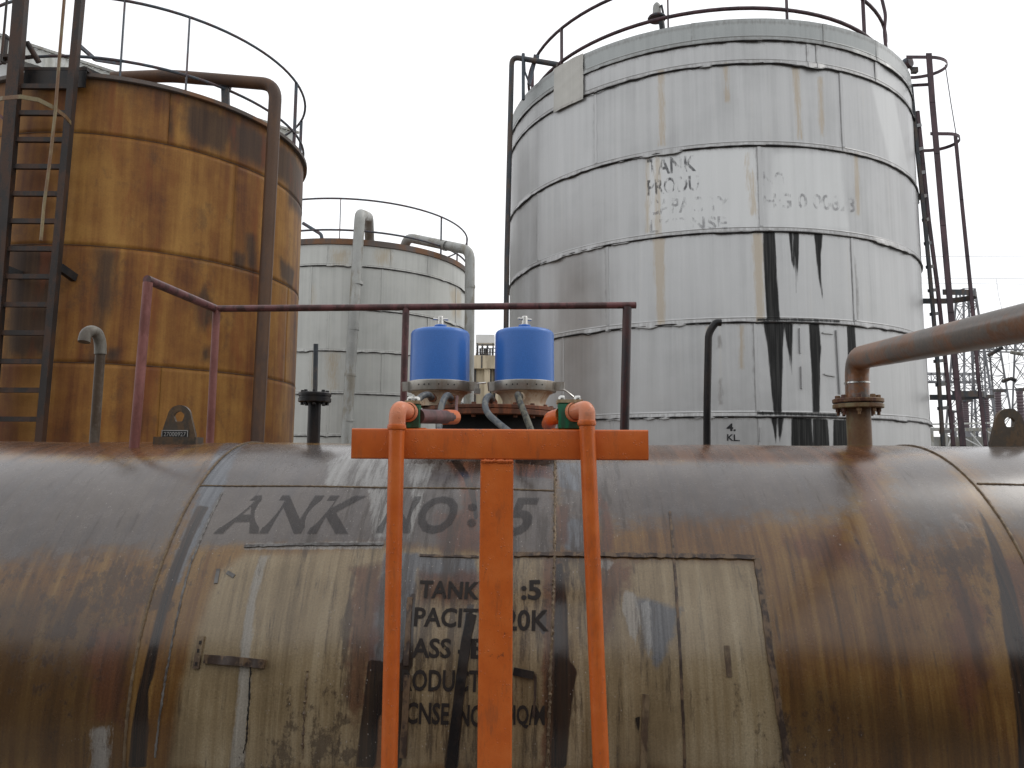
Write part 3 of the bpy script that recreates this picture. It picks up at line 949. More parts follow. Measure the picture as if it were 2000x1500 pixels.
path = fillet([e0, e1, e3 + dirp * 1.4], .17, 10)
b = MB(); b.tube(path, rn * 1.0, 28); b.build('pipe_run', M['pipe_rust'], rp)
ez = P(1678, 748, NY)[2]
b = MB(); b.lathe([(rn * .99, ez - .006), (rn * 1.05, ez - .004), (rn * 1.05, ez + .004), (rn * .99, ez + .006)], (n0[0], n0[1], 0), 30); b.build('weld_ring', M['chrome'], rp)

# goose-neck vent on the far left
g0, g1 = P(184, 862, 4.12), P(196, 655, 4.12)
gt = thing('gooseneck_vent', 'grey goose-neck vent pipe with down-turned end standing on the horizontal tank before the brown tank', 'vent pipe', g0)
gr = .028
b = MB(); b.tube([g0 - [0, 0, .06], P(196, 690, 4.12)], gr * .92, 16); b.build('pipe_stem', M['vent_stem'], gt)
gc = P(195, 660, 4.12)
gp = [P(196, 692, 4.12), P(196, 668, 4.12), P(190, 650, 4.10), P(178, 645, 4.06), P(167, 652, 4.03), P(164, 668, 4.02)]
b = MB(); b.tube(fillet(gp, .04, 4), gr * 1.12, 18); b.build('elbow', M['vent'], gt)

# blind-flanged stub with thin rod, left of the beam
s0, s1 = P(612, 864, 4.2), P(612, 800, 4.2)
st = thing('flanged_stub', 'black flanged pipe stub with a thin upright rod, standing before the pale background tank', 'pipe stub', s0)
fz2 = P(612, 776, 4.2)[2]
b = MB(); b.tube([s0 - [0, 0, .15], (s0[0], s0[1], fz2 - .012)], .036, 18); b.build('stub_pipe', M['black'], st)
b = MB(); b.lathe([(.03, fz2 - .03), (.085, fz2 - .03), (.092, fz2 - .026), (.092, fz2 - .007), (.088, fz2 - .004), (.088, fz2 + .004), (.092, fz2 + .007), (.092, fz2 + .022), (.086, fz2 + .026), (0, fz2 + .026)], (s0[0], s0[1], 0), 32); b.build('flange', M['black'], st)
for k in range(8):
    a = k * math.pi / 4 + .2
    b = MB(); b.hexbolt((s0[0] + .068 * math.cos(a), s0[1] + .068 * math.sin(a), fz2 + .026), .011, .014); b.build('flange_bolt', M['black'], st); b = MB(); b.hexbolt((s0[0] + .068 * math.cos(a), s0[1] + .068 * math.sin(a), fz2 - .045), .011, .0155); b.build('flange_nut', M['black'], st)
b = MB(); b.tube([(s0[0], s0[1], fz2 + .02), P(617, 672, 4.2)], .014, 12); b.build('rod', M['darksteel'], st)

# black bent post against the grey tank
b = MB()
pp = [P(1379, 872, 4.5) - [0, 0, .25], P(1381, 800, 4.5), P(1384, 650, 4.5), P(1398, 630, 4.5), P(1408, 630, 4.5)]
b.tube(fillet(pp, .09, 6), .023, 14)
o = b.build('bent_post', M['black'], origin=pp[0])
tag(o, 'slim black post with its top bent over, standing in front of the big grey tank', 'post')

# ------------------------------------------------------------------ hand rail on the horizontal tank
hr_ = thing('hand_rail', 'dark red pipe hand rail on posts, running behind the two blue canisters', 'hand rail', P(788, 880, 4.6))
rr_ = .0215
Yh = 4.6
pa, pb, pc = P(1236, 596, Yh), P(421, 603, Yh), P(287, 546, 3.92)
b = MB(); b.tube([pa + [.02, 0, 0], pb], rr_, 18); b.build('top_rail', M['maroon'], hr_)
b = MB(); b.tube([pb, pc], rr_ * 1.15, 18); b.build('top_rail', M['maroon'], hr_)
def post(top, pxb, pyb, Y, r, mat, sink=.3):
    q = P(pxb, pyb, Y)
    d = (q - top) / np.linalg.norm(q - top)
    b = MB(); b.tube([top, q + d * sink], r, 16)
    return b.build('rail_post', mat, hr_)
post(P(1225, 600, Yh), 1220, 833, Yh, .029, M['maroon_dark'], .3)
post(P(793, 602, Yh), 788, 785, Yh, .022, M['maroon'], .45)
post(P(423, 606, Yh), 410, 858, Yh, .023, M['pink_post'], .35)
post(P(289, 552, 3.92), 263, 862, 3.92, .025, M['pink_post'], .06)

# ------------------------------------------------------------------ manhole with the two blue canisters
MX, MY = P(957, 800, 4.1)[0], 4.1
mz = P(957, 797, 3.75)[2]
mh = thing('manhole', 'round rusty bolted manhole flange on a black neck under the two blue canisters', 'manhole', (MX, MY, mz - .2))
b = MB(); b.lathe([(.30, mz - .34), (.30, mz - .028)], (MX, MY, 0), 48); b.build('neck', M['neck_shade'], mh)
b = MB(); b.lathe([(.30, mz - .030), (.372, mz - .030), (.376, mz - .027), (.376, mz - .005), (.372, mz - .002), (.30, mz - .002)], (MX, MY, 0), 64); b.build('flange_ring', M['rustplate'], mh)
b = MB(); b.lathe([(.30, mz + .0), (.370, mz + .0), (.374, mz + .003), (.374, mz + .018), (.370, mz + .021), (0, mz + .023)], (MX, MY, 0), 64); b.build('cover_plate', M['rustplate'], mh)
for k in range(20):
    a = 2 * math.pi * k / 20 + .1
    q = (MX + .345 * math.cos(a), MY + .345 * math.sin(a))
    b = MB(); b.hexbolt((q[0], q[1], mz + .021), .012, .012); b.build('cover_bolt', M['rustplate'], mh); b = MB(); b.hexbolt((q[0], q[1], mz - .044), .012, .0145); b.build('cover_nut', M['rustplate'], mh)
zl = mz + .023

def canister(px, Yc, label, hoses, latch_flip):
    c = P(px, 790, Yc)
    cx, cy = c[0], c[1]
    k = Yc / FPX
    z = lambda py: P(px, py, Yc - (.15 if py > 700 else .07))[2]
    t = thing('blue_canister', label, 'breather filter', (cx, cy, zl), 'blue breather filters on the manhole')
    rb = 58.5 * k
    zt, zb = z(642), z(742)
    prof = [(0, zt + .002)] + [(rb * .45, zt + .002), (rb * .80, zt + .0005)]
    prof += [(rb * .99 - .027 + .027 * math.sin(a), zt - .027 + .027 * math.cos(a)) for a in np.linspace(.2, math.pi / 2, 7)]
    prof += [(rb * 1.0, zb)]
    b = MB(); b.lathe([(r_, h_) for r_, h_ in reversed(prof)], (cx, cy, 0), 56); b.build('canister', M['blue'], t)
    b = MB(); b.lathe([(.034, zt), (.034, zt + .030), (.030, zt + .033), (0, zt + .033)], (cx, cy, 0), 24); b.build('boss', M['blue'], t)
    b = MB(); b.lathe([(.022, zt + .032), (.022, zt + .038), (.017, zt + .040), (.017, zt + .078), (.014, zt + .082), (0, zt + .082)], (cx, cy, 0), 20)
    kn = b.build('knob', M['chrome'], t)
    b = MB()
    ang = .5 if latch_flip else .15
    dx, dy = math.cos(ang) * .042, math.sin(ang) * .042
    b.tube([(cx - dx, cy - dy, zt + .066), (cx + dx, cy + dy, zt + .066)], .006, 10)
    b.build('crossbar', M['chrome'], kn)
    # clamp ring
    rt = rb + .012
    z0_, z1_ = z(761), z(741)
    b = MB(); b.lathe([(rb - .01, z0_ - .002), (rt - .002, z0_), (rt, z0_ + .003), (rt, z1_ - .003), (rt - .003, z1_), (rb - .012, z1_ + .001)], (cx, cy, 0), 64)
    ring = b.build('clamp_ring', M['clampsteel'], t)
    for a in (-2.15, -1.95, -1.80, -1.50, -1.22, -1.02):
        q = (cx + rt * math.cos(a), cy + rt * math.sin(a))
        b = MB(); b.lathe([(0, .002), (.004, .0015), (.004, -.004)], (q[0], q[1], (z0_ + z1_) / 2), 8, (math.cos(a), math.sin(a), 0)); b.build('rivet', M['black'], ring)
    # latch
    la = -.22
    lx, ly = cx + rt * math.cos(la), cy + rt * math.sin(la)
    b = MB()
    b.bar((lx - .01, ly, (z0_ + z1_) / 2 + .002), (lx + .045, ly - .012, (z0_ + z1_) / 2 + .002), .030, (z1_ - z0_) * .86)
    lt = b.build('latch', M['clampsteel'], t)
    b = MB()
    if latch_flip:
        b.tube([(lx + .035, ly - .02, z0_ + .012), (lx + .05, ly - .03, z0_ + .004), (lx + .092, ly - .03, z0_ - .030)], .0048, 8)
    else:
        b.tube([(lx + .03, ly - .02, z1_ - .012), (lx + .085, ly - .035, z1_ - .008)], .0045, 8)
        b.box((lx + .02, ly - .03, z0_ - .012), (lx + .055, ly + .01, z0_ + .016))
    b.build('latch_lever', M['chrome'], lt)
    # other side lug of the ring
    a2 = math.pi + .3
    b = MB(); q = (cx + rt * math.cos(a2), cy + rt * math.sin(a2))
    b.bar((q[0] + .01, q[1], (z0_ + z1_) / 2), (q[0] - .028, q[1] - .01, (z0_ + z1_) / 2 - .004), .03, (z1_ - z0_) * .9)
    b.build('hinge', M['clampsteel'], t)
    # bell base
    zb0 = z0_ + .002
    prof = [(rb * .98, zb0), (rb * .93, zb0 - .010)]
    for u in np.linspace(0, 1, 9):
        prof.append((rb * (.88 - .17 * math.sin(u * math.pi / 2) ** .8), zb0 - .012 - (zb0 - .012 - zl - .010) * u))
    prof += [(rb * .80, zl + .010), (rb * .80, zl + .001)]
    b = MB(); b.lathe(list(reversed(prof)), (cx, cy, 0), 48); b.build('bell_base', M['cream'], t)
    for (pts, m) in hoses:
        fit, rest = pts[0], pts[1:]
        f0 = P(fit[0], fit[1], cy - rb * .70)
        f1 = P(fit[0] - 2, fit[1] - 1, cy - rb * .70 - .05)
        b = MB(); b.tube([f0 + [0, .05, 0], f1], .021, 16); b.tube([f1 - [0, 0, 0], f1 + (f1 - f0) * .25], .025, 6)
        hf = b.build('hose_fitting', M['cream'] if m == 'hose_worn' else M['rustplate'], t)
        hp = [f1 + [0, .01, 0]] + [P(x, y, yy) for x, y, yy in rest]
        dp = [Vector(p) for p in hp]
        # smooth the run
        for _ in range(3):
            q = [dp[0]]
            for i in range(len(dp) - 1):
                q += [dp[i] * .75 + dp[i + 1] * .25, dp[i] * .25 + dp[i + 1] * .75]
            q.append(dp[-1])
            dp = q
        b = MB(); b.tube(dp, .0165, 14); b.build('hose', M[m], t)
    return t

canister(858, 4.02, 'blue canister on a steel clamp ring, in front of the pale background tank', [
    ([(846, 778), (836, 769, 3.74), (818, 776, 3.68), (804, 806, 3.62), (796, 850, 3.55)], 'hose'),
    ([(884, 780), (874, 769, 3.74), (864, 784, 3.66), (858, 815, 3.60), (858, 850, 3.5)], 'hose')], False)
canister(1024, 4.0, 'blue canister on a steel clamp ring, in front of the big grey tank', [
    ([(964, 785), (956, 770, 3.72), (946, 785, 3.64), (950, 806, 3.58), (972, 826, 3.52), (998, 846, 3.45)], 'hose'),
    ([(1019, 776), (1010, 768, 3.70), (1014, 782, 3.66), (1024, 806, 3.58), (1040, 848, 3.5)], 'hose_worn')], True)

# ------------------------------------------------------------------ orange T-stand with pipes
BY = 2.45
tl, br = P(687, 842, BY), P(1267, 896, BY)
bt = P(980, 838, BY)[2]
bb = P(980, 897.5, BY)[2]
stand = thing('pipe_stand', 'orange painted T-shaped steel stand in front of the horizontal tank', 'pipe stand', (P(970, 900, BY)[0], BY + .05, 0))

def rbox(lo, hi, bev=.006):
    """box section with rounded long edges"""
    b = MB()
    x0, y0, z0 = lo; x1, y1, z1 = hi
    sec = []
    for cy_, cz_, a0 in ((y1 - bev, z1 - bev, 0), (y0 + bev, z1 - bev, 90), (y0 + bev, z0 + bev, 180), (y1 - bev, z0 + bev, 270)):
        for k in range(4):
            a = R(a0 + k * 30)
            sec.append((cy_ + bev * math.cos(a), cz_ + bev * math.sin(a)))
    n = len(sec)
    v = [(x0, y, z) for y, z in sec] + [(x1, y, z) for y, z in sec]
    f = [(i, n + i, n + (i + 1) % n, (i + 1) % n) for i in range(n)] + [tuple(range(n)), tuple(reversed(range(n, 2 * n)))]
    b.add(v, f)
    return b
rbox((tl[0], BY, bb), (br[0], BY + .105, bt)).build('crossbeam', M['orange'], stand)
px0, px1 = P(938, 905, BY)[0], P(1003, 905, BY)[0]
b = MB()
bev = .006
sec = []
for cx_, cy_, a0 in ((px1 - bev, BY + .105 - bev, 0), (px0 + bev, BY + .105 - bev, 90), (px0 + bev, BY + .003 + bev, 180), (px1 - bev, BY + .003 + bev, 270)):
    for k in range(4):
        a = R(a0 + k * 30); sec.append((cx_ + bev * math.cos(a), cy_ + bev * math.sin(a)))
n = len(sec)
b.add([(x, y, 0.01) for x, y in sec] + [(x, y, bb - .0005) for x, y in sec], [(i, (i + 1) % n, n + (i + 1) % n, n + i) for i in range(n)] + [tuple(reversed(range(n))), tuple(range(n, 2 * n))])
b.build('upright', M['orange'], stand)
b = MB()
pts = [(x, BY + .001 + rng.uniform(-.001, .001), bb - .005 + rng.uniform(-.0015, .0015)) for x in np.linspace(px0 + .003, px1 - .003, 22)]
b.tube(pts, [.006 * rng.uniform(.7, 1.25) for _ in pts], 7); b.build('weld_seam', M['orange'], stand)
b = MB(); b.box((px0 - .06, BY - .06, 0.004), (px1 + .06, BY + .17, .016)); b.build('base_plate', M['orange'], stand, smooth=False)
for q in ((px0 - .04, BY - .04), (px1 + .04, BY - .04), (px0 - .04, BY + .15), (px1 + .04, BY + .15)):
    b = MB(); b.hexbolt((q[0], q[1], .016), .014, .016); b.build('base_bolt', M['orange'], stand)

def orange_pipe(xt, xb, ytop, yring, elbow, label):
    """riser strapped to the stand with a screwed elbow at its head"""
    PY = BY - .036
    top = P(xt, yring, PY)
    bot = P(xb, 1500, PY)
    d = (bot - top) / (bot[2] - top[2])
    foot = top + d * (0.006 - top[2])
    t = thing('orange_pipe', label, 'pipe', foot, 'orange riser pipes on the stand')
    r = 15.5 / FPX * PY
    b = MB(); b.tube([foot, top + [0, 0, .01]], r, 24); b.build('riser', M['orange'], t)
    b = MB()
    b.lathe([(r * 1.0, -.010), (r * 1.16, -.007), (r * 1.20, 0), (r * 1.15, .007), (r * 1.0, .010)], top, 26); b.build('collar', M['orange'], t)
    b = MB(); b.tube(fillet([top - [0, 0, .006]] + elbow, .034, 8), r * 1.06, 22); el = b.build('elbow', M['orange_pale'], t)
    e, e2 = elbow[-1], elbow[-2]
    dd = (e - e2) / np.linalg.norm(e - e2)
    b = MB(); b.lathe([(r * 1.16, -.010), (r * 1.3, -.006), (r * 1.3, .004), (r * 1.1, .008)], e - dd * .012, 22, tuple(dd)); b.build('elbow_rim', M['orange_pale'], el)
    return t, r

PYp = BY - .036
lt_top = [P(777, 797, PYp), P(800, 806, BY + .06)]
orange_pipe(775, 760, 783, 834, lt_top, 'orange riser pipe whose elbow half hides its green block, beside the purple drain pipe')
rt_top = [P(1147, 797, PYp), P(1118, 806, BY + .05)]
orange_pipe(1146, 1174, 787, 826, rt_top, 'orange riser pipe between the stand upright and the rusty bent pipe')

def green_block(x0, x1, y0, y1, Y0, depth, label, cap_px):
    a, c = P(x0, y0, Y0), P(x1, y1, Y0)
    zb_, zt_ = bt + .004, a[2]
    t = thing('valve_block', label, 'valve block', ((a[0] + c[0]) / 2, Y0 + depth / 2, bt), 'green valve blocks on the stand')
    b = rbox((a[0], Y0, zb_), (c[0], Y0 + depth, zt_), .004); b.build('valve_body', M['green'], t)
    e = .004
    b = MB(); b.box((a[0] - e, Y0 - e, zt_ + .001), (c[0] + e, Y0 + depth + e, zt_ + .012)); b.build('cap_plate', M['brass'], t, smooth=False)
    for qx in (a[0] + .012, c[0] - .012):
        for qy in (Y0 + .012, Y0 + depth - .012):
            b = MB(); b.lathe([(.0125, 0), (.0125, .003)], (qx, qy, zt_ + .012), 12); b.hexbolt((qx, qy, zt_ + .014), .0095, .012); b.build('cap_bolt', M['chrome'], t)
    b = MB(); b.box((a[0] - .022, Y0 + .01, bt + .0005), (c[0] + .022, Y0 + depth - .01, bt + .0055)); b.build('foot_plate', M['orange'], t, smooth=False)
    return t
green_block(1091, 1136, 787, 826, BY + .035, .062, 'green valve block with cap plate and bolts in plain view, beside the dark rail post', None)
green_block(793, 818, 789, 826, BY + .05, .055, 'green valve block half hidden behind an orange elbow, joined to the purple drain pipe', None)
# short pipes leaving the blocks towards the manhole
b = MB(); q = [P(816, 813, BY + .085), P(886, 815, 2.86)]
b.tube(q, [.0255, .0255], 20)
sp = thing('drain_pipe', 'short purple-red pipe with an orange end, leaving the half hidden green block', 'pipe', q[0])
b.build('pipe_body', M['maroon'], sp)
b = MB(); q2 = P(868, 814.6, 2.78); b.tube([q2, P(887, 815, 2.87)], .0285, 20); b.build('pipe_socket', M['orange'], sp)
b = MB(); b.tube([P(886, 815, 2.87), P(892, 814, 2.92), P(891, 790, 2.98), P(893, 774, 3.0)], .006, 8); b.build('hook', M['maroon'], sp)
b = MB(); q = fillet([P(1094, 812, BY + .066), P(1077, 817, BY + .09), P(1072, 828, BY + .2)], .03, 5)
b.tube(q, .026, 18)
sp = b.build('drain_elbow', M['orange'], origin=q[0]); tag(sp, 'short orange elbow behind the green valve block with visible brass cap', 'pipe')

# ------------------------------------------------------------------ clad tanks
def seam_thetas(pins, gap=1.25):
    th = sorted(pins)
    out = []
    for a, c in zip(th, th[1:] + [th[0] + 2 * math.pi]):
        out.append(a)
        n = int((c - a) / gap)
        for k in range(n):
            out.append(a + (c - a) * (k + 1) / (n + 1))
    return out

def wob1(u, seed, n=5, f0=.6):
    g = np.random.default_rng(seed)
    r = np.zeros_like(u)
    for k in range(n):
        f = f0 * (1.9 ** k)
        r += g.uniform(.5, 1) / (1 + .5 * k) * np.sin(u * f * 2 * math.pi / 2 + g.uniform(0, 6.28))
    return r / 2.2

def clad_course(root, cx, cy, rad, z1, z0, thetas, mat, seed, polys, du=.06, lap=.022, sag=.02, name='cladding_sheet', step=0.0):
    """one ring of lapped sheets, each sheet an object; z0 bottom edge laps over the ring below"""
    n = len(thetas)
    for i in range(n):
        a, c = thetas[i], (thetas[i + 1] if i + 1 < n else thetas[0] + 2 * math.pi)
        nu = max(4, int((c - a) * rad / du))
        th = np.linspace(a - .012 / rad, c + .02 / rad, nu)
        H = z1 - z0
        lowv = np.array([-.035, -.030, -.012, .0, .018, .028, .032, .037, .041, .046, .06, .09])
        nv = max(4, int((H - .15) / du))
        vv = np.concatenate([z0 + lowv, np.linspace(z0 + .13, z1 + .012, nv)])
        TH, VV = np.meshgrid(th, vv)
        u = TH * rad
        hz = VV - z0
        w = wob1(u, seed * 31 + 5, 6, .35)
        open_ = np.maximum(0, w - .10) * 1.9
        flare = np.clip(1 - (hz + .035) / .075, 0, 1)
        r = rad + step + lap * flare * (.55 + 1.6 * open_)
        r += .007 * np.exp(-((hz - .036) / .005) ** 2)          # swaged bead line
        r += (.006 * wob1(u + VV * .08, seed * 7 + i, 5, .45) + .002 * wob1(u + VV * .9, seed * 5 + i, 4, .3) + .0016 * wob1(u * 2.2 - VV * .4, seed * 13 + i, 4, .5)) * np.clip(hz / .3, 0, 1)
        r += np.where(np.arange(nu)[None, :] < 2, .006, 0)       # lapped side edge
        Z = VV - np.where(hz < .0, 1, 0) * sag * (open_ * 1.2 + .25 * np.abs(wob1(u, seed + 99, 6, 1.1)))
        X = cx + r * np.sin(TH)
        Y = cy - r * np.cos(TH)
        at = {k: paint(u, VV, pl) for k, pl in polys.items()}
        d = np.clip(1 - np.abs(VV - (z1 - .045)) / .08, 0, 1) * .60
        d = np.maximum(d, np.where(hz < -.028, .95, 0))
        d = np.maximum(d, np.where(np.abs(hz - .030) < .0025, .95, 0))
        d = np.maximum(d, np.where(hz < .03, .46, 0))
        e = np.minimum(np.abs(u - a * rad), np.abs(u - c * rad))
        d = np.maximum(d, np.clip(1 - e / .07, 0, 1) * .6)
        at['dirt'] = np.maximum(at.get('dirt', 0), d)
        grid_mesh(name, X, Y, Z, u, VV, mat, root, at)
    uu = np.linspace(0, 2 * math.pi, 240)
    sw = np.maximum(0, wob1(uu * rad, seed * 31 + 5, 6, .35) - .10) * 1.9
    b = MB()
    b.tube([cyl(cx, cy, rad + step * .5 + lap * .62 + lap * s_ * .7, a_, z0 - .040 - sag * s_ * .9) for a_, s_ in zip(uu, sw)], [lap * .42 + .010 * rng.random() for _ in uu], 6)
    b.build('seam_gap_shade', M['black'], root)  # black tube added to draw the shade in the lap's gap

def seam_strip(root, cx, cy, rad, th, z1, z0, mat, w=.055, h=.011):
    b = MB()
    zz = np.linspace(z0 + .05, z1 - .04, 12)
    v = []
    dt = w / rad / 2
    for z in zz:
        j = rng.uniform(-.003, .003) / rad
        for t, r in ((-dt, rad - .002), (-dt * .8, rad + h), (dt * .8, rad + h), (dt, rad - .002)):
            v.append(cyl(cx, cy, r, th + t + j, z))
    f = []
    for i in range(len(zz) - 1):
        for k in range(3):
            f.append((i * 4 + k, i * 4 + k + 1, (i + 1) * 4 + k + 1, (i + 1) * 4 + k))
    b.add(v, f)
    return b.build('seam_strip', mat, root, edge=30)

def ring_tube(cx, cy, r, z, rt, a0=0, a1=2 * math.pi, n=96, wav=0.0):
    b = MB()
    pts = [cyl(cx, cy, r + wav * math.sin(t * 7), t, z + wav * math.sin(t * 5 + 1)) for t in np.linspace(a0, a1, n + 1)]
    b.tube(pts, rt, 10)
    return b

def liner_roof(root, cx, cy, rad, ztop, roofmat, cone=.5):
    b = MB(); b.lathe([(rad - .05, .01), (rad - .05, ztop - .06)], (cx, cy, 0), 96); b.build('inner_shell', M['liner'], root)
    b = MB(); b.lathe([(rad - .02, ztop - .055), (rad - .005, ztop - .02), (rad - .3, ztop + .0), (0, ztop + cone)], (cx, cy, 0), 96); b.build('roof', roofmat, root)

# ---- big grey tank
TX, TY, TR = 3.940, 15.067, 4.0
TZ = [10.054, 9.735, 9.350, 7.995, 6.616, 5.198, 3.755, 2.36, 1.0, 0.02]
big = thing('clad_tank', 'big cylindrical tank clad in weathered grey metal sheets with black oil runs', 'storage tank', (TX, TY, 0))
liner_roof(big, TX, TY, TR, TZ[0] - .02, M['roofsteel'], .45)
def rp_(pts, w=.03):
    return ([(lambda q: (q[0] * TR, q[1]))(hit(x, y, TX, TY, TR)) for x, y in pts], w)
bp = {}
bp['oil'] = [rp_(p) for p in (
    [(1490, 452), (1513, 453), (1516, 500), (1519, 560), (1524, 627), (1498, 627), (1494, 560), (1491, 500)],
    [(1540, 452), (1547, 452), (1550, 495), (1553, 531), (1546, 510)],
    [(1549, 452), (1561, 453), (1560, 500), (1558, 530), (1556, 572), (1554, 535)],
    [(1590, 454), (1607, 456), (1603, 500), (1604, 545), (1608, 588), (1599, 545), (1594, 500)],
    [(1491, 628), (1532, 630), (1529, 680), (1529, 720), (1527, 770), (1527, 806), (1510, 806), (1505, 740), (1499, 680)],
    [(1530, 630), (1549, 632), (1548, 665), (1547, 700), (1546, 733), (1541, 695)],
    [(1580, 631), (1600, 632), (1604, 680), (1602, 715), (1601, 806), (1587, 806), (1586, 735), (1582, 680)],
    [(1654, 636), (1670, 638), (1673, 690), (1668, 720), (1657, 720)],
    [(1505, 814), (1518, 815), (1517, 845), (1515, 866), (1512, 846)],
    [(1519, 814), (1531, 815), (1527, 845), (1523, 866), (1520, 850)],
    [(1546, 815), (1586, 817), (1588, 890), (1545, 890)],
    [(1588, 817), (1617, 819), (1621, 890), (1588, 890)],
    [(1628, 819), (1662, 821), (1664, 890), (1627, 890)],
    [(1478, 804), (1640, 809), (1640, 814), (1478, 810)], [(1478, 622), (1640, 626), (1640, 630), (1478, 627)])]
bp['rust'] = [rp_(p, .05) for p in (
    [(1286, 138), (1296, 138), (1299, 285), (1288, 285)], [(1276, 465), (1298, 463), (1298, 632), (1284, 634)],
    [(1547, 128), (1560, 130), (1567, 272), (1559, 272)], [(1464, 335), (1471, 335), (1478, 420), (1466, 420)],
    [(1470, 455), (1490, 455), (1492, 628), (1478, 628)], [(1668, 300), (1676, 300), (1680, 420), (1672, 420)],
    [(1598, 150), (1606, 150), (1610, 265), (1602, 265)], [(1456, 300), (1462, 300), (1466, 370), (1458, 370)],
    [(1413, 125), (1422, 125), (1424, 200), (1416, 200)], [(1444, 636), (1452, 636), (1452, 720), (1444, 720)], [(1380, 640), (1386, 640), (1384, 720), (1380, 720)],
    [(1262, 310), (1268, 310), (1268, 455), (1262, 455)], [(1280, 310), (1290, 308), (1290, 458), (1280, 458)])]
bp['pale'] = [rp_(p, .12) for p in ([(1263, 303), (1478, 292), (1484, 445), (1263, 458)], [(1452, 294), (1480, 294), (1486, 385), (1456, 385)],
                                    [(1700, 160), (1745, 185), (1775, 340), (1740, 330)], [(1715, 80), (1770, 140), (1772, 200), (1712, 160)],
                                    [(1510, 300), (1640, 300), (1660, 450), (1500, 445)])]
bp['dirt'] = None
dirt_polys = [rp_(p, .05) for p in ([(1402, 655), (1408, 655), (1408, 680), (1402, 680)], [(1404, 740), (1410, 740), (1410, 790), (1404, 790)], [(1666, 560), (1676, 560), (1676, 625), (1668, 625)],
                                    [(1665, 500), (1668, 500), (1675, 560), (1670, 560)], [(1040, 330), (1052, 330), (1040, 390), (1030, 390)])]
bp['dirt'] = dirt_polys
pin = {1: [(1140, 150), (1085, 180), (1576, 92), (1594, 95), (1708, 115)], 0: [(1142, 120), (1352, 60), (1607, 58), (1709, 82)],
       2: [(1162, 250), (1643, 220)], 3: [(1050, 440), (1482, 370)], 4: [(1185, 560), (1665, 540)], 5: [(1475, 720), (1098, 730)], 6: [(1193, 840), (1482, 850), (1690, 850)], 7: [(1300, 850)], 8: [(1450, 850)]}
th_pat = [hit(1085, 170, TX, TY, TR)[0], hit(1142, 140, TX, TY, TR)[0]]
for ci in range(9):
    ths = seam_thetas([hit(x, y, TX, TY, TR)[0] for x, y in pin[ci]])
    vis = ci < 7
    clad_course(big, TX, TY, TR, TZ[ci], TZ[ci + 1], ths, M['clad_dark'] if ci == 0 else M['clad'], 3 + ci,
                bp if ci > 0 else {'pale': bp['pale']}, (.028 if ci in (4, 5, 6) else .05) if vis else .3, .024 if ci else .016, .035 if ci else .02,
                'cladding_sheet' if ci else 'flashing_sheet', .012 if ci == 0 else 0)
    if ci in (2, 3, 4, 5, 6):
        for th in ths:
            seam_strip(big, TX, TY, TR, th + .02 / TR, TZ[ci], TZ[ci + 1], M['clad'])
# buckled patch sheet
th = np.linspace(th_pat[0], th_pat[1], 22)
vv = np.linspace(9.24, 10.07, 22)
TH, VV = np.meshgrid(th, vv)
bk = wob1(TH * 9 + VV * 2, 5, 4, .5) * .012 + wob1(VV * 4 - TH * 5, 8, 4, .5) * .012
rr2 = TR + .045 + bk
grid_mesh('patch_sheet', TX + rr2 * np.sin(TH), TY - rr2 * np.cos(TH), VV, TH * TR, VV, M['clad_patch'], big, {'dirt': np.clip(1 - np.abs(VV - 9.26) / .05, 0, 1) * .7})
# small clips and lid handles on the lower courses
for q0, q1 in (((1606, 650), (1626, 652)), ((1609, 731), (1630, 735)), ((1562, 641), (1563, 690)), ((1565, 716), (1566, 760)), ((1633, 645), (1640, 770)), ((1484, 862), (1485, 835)), ((1300, 813), (1291, 814))):
    pa_, pb_ = hit(*q0, TX, TY, TR), hit(*q1, TX, TY, TR)
    b = MB(); b.bar(cyl(TX, TY, TR + .012, *pa_), cyl(TX, TY, TR + .012, *pb_), .022, .035, (0, -1, 0)); b.build('clip', M['clad'], big, smooth=False)
tx_ = lambda q: cyl(TX, TY, TR + .007, q[0], q[1])
th_ = lambda x, y: hit(x, y, TX, TY, TR)
for body, q, m in (('TANK', ((1264, 312), (1358, 303), (1360, 334), (1265, 345)), 'ink_tank'), ('PRODU', ((1264, 352), (1364, 342), (1365, 372), (1265, 383)), 'ink_tank'),
                   ('CAPACITY', ((1265, 391), (1425, 383), (1426, 412), (1266, 422)), 'ink_ghost'), ('LICENSE', ((1268, 430), (1420, 422), (1421, 448), (1269, 456)), 'ink_ghost'),
                   ('NO', ((1490, 335), (1532, 336), (1534, 366), (1491, 365)), 'ink_ghost'), ('HG 0 00823', ((1490, 378), (1668, 386), (1670, 416), (1491, 408)), 'ink_ghost')):
    letter_sheet('lettering', body, q, th_, tx_, M[m], big, .02)
letter_sheet('lettering', '4.', ((1419, 827), (1437, 827), (1437, 842), (1419, 842)), th_, tx_, M['blackpaint'], big, .03)
letter_sheet('lettering', 'KL.', ((1420, 848), (1445, 849), (1445, 862), (1420, 861)), th_, tx_, M['blackpaint'], big, .02)

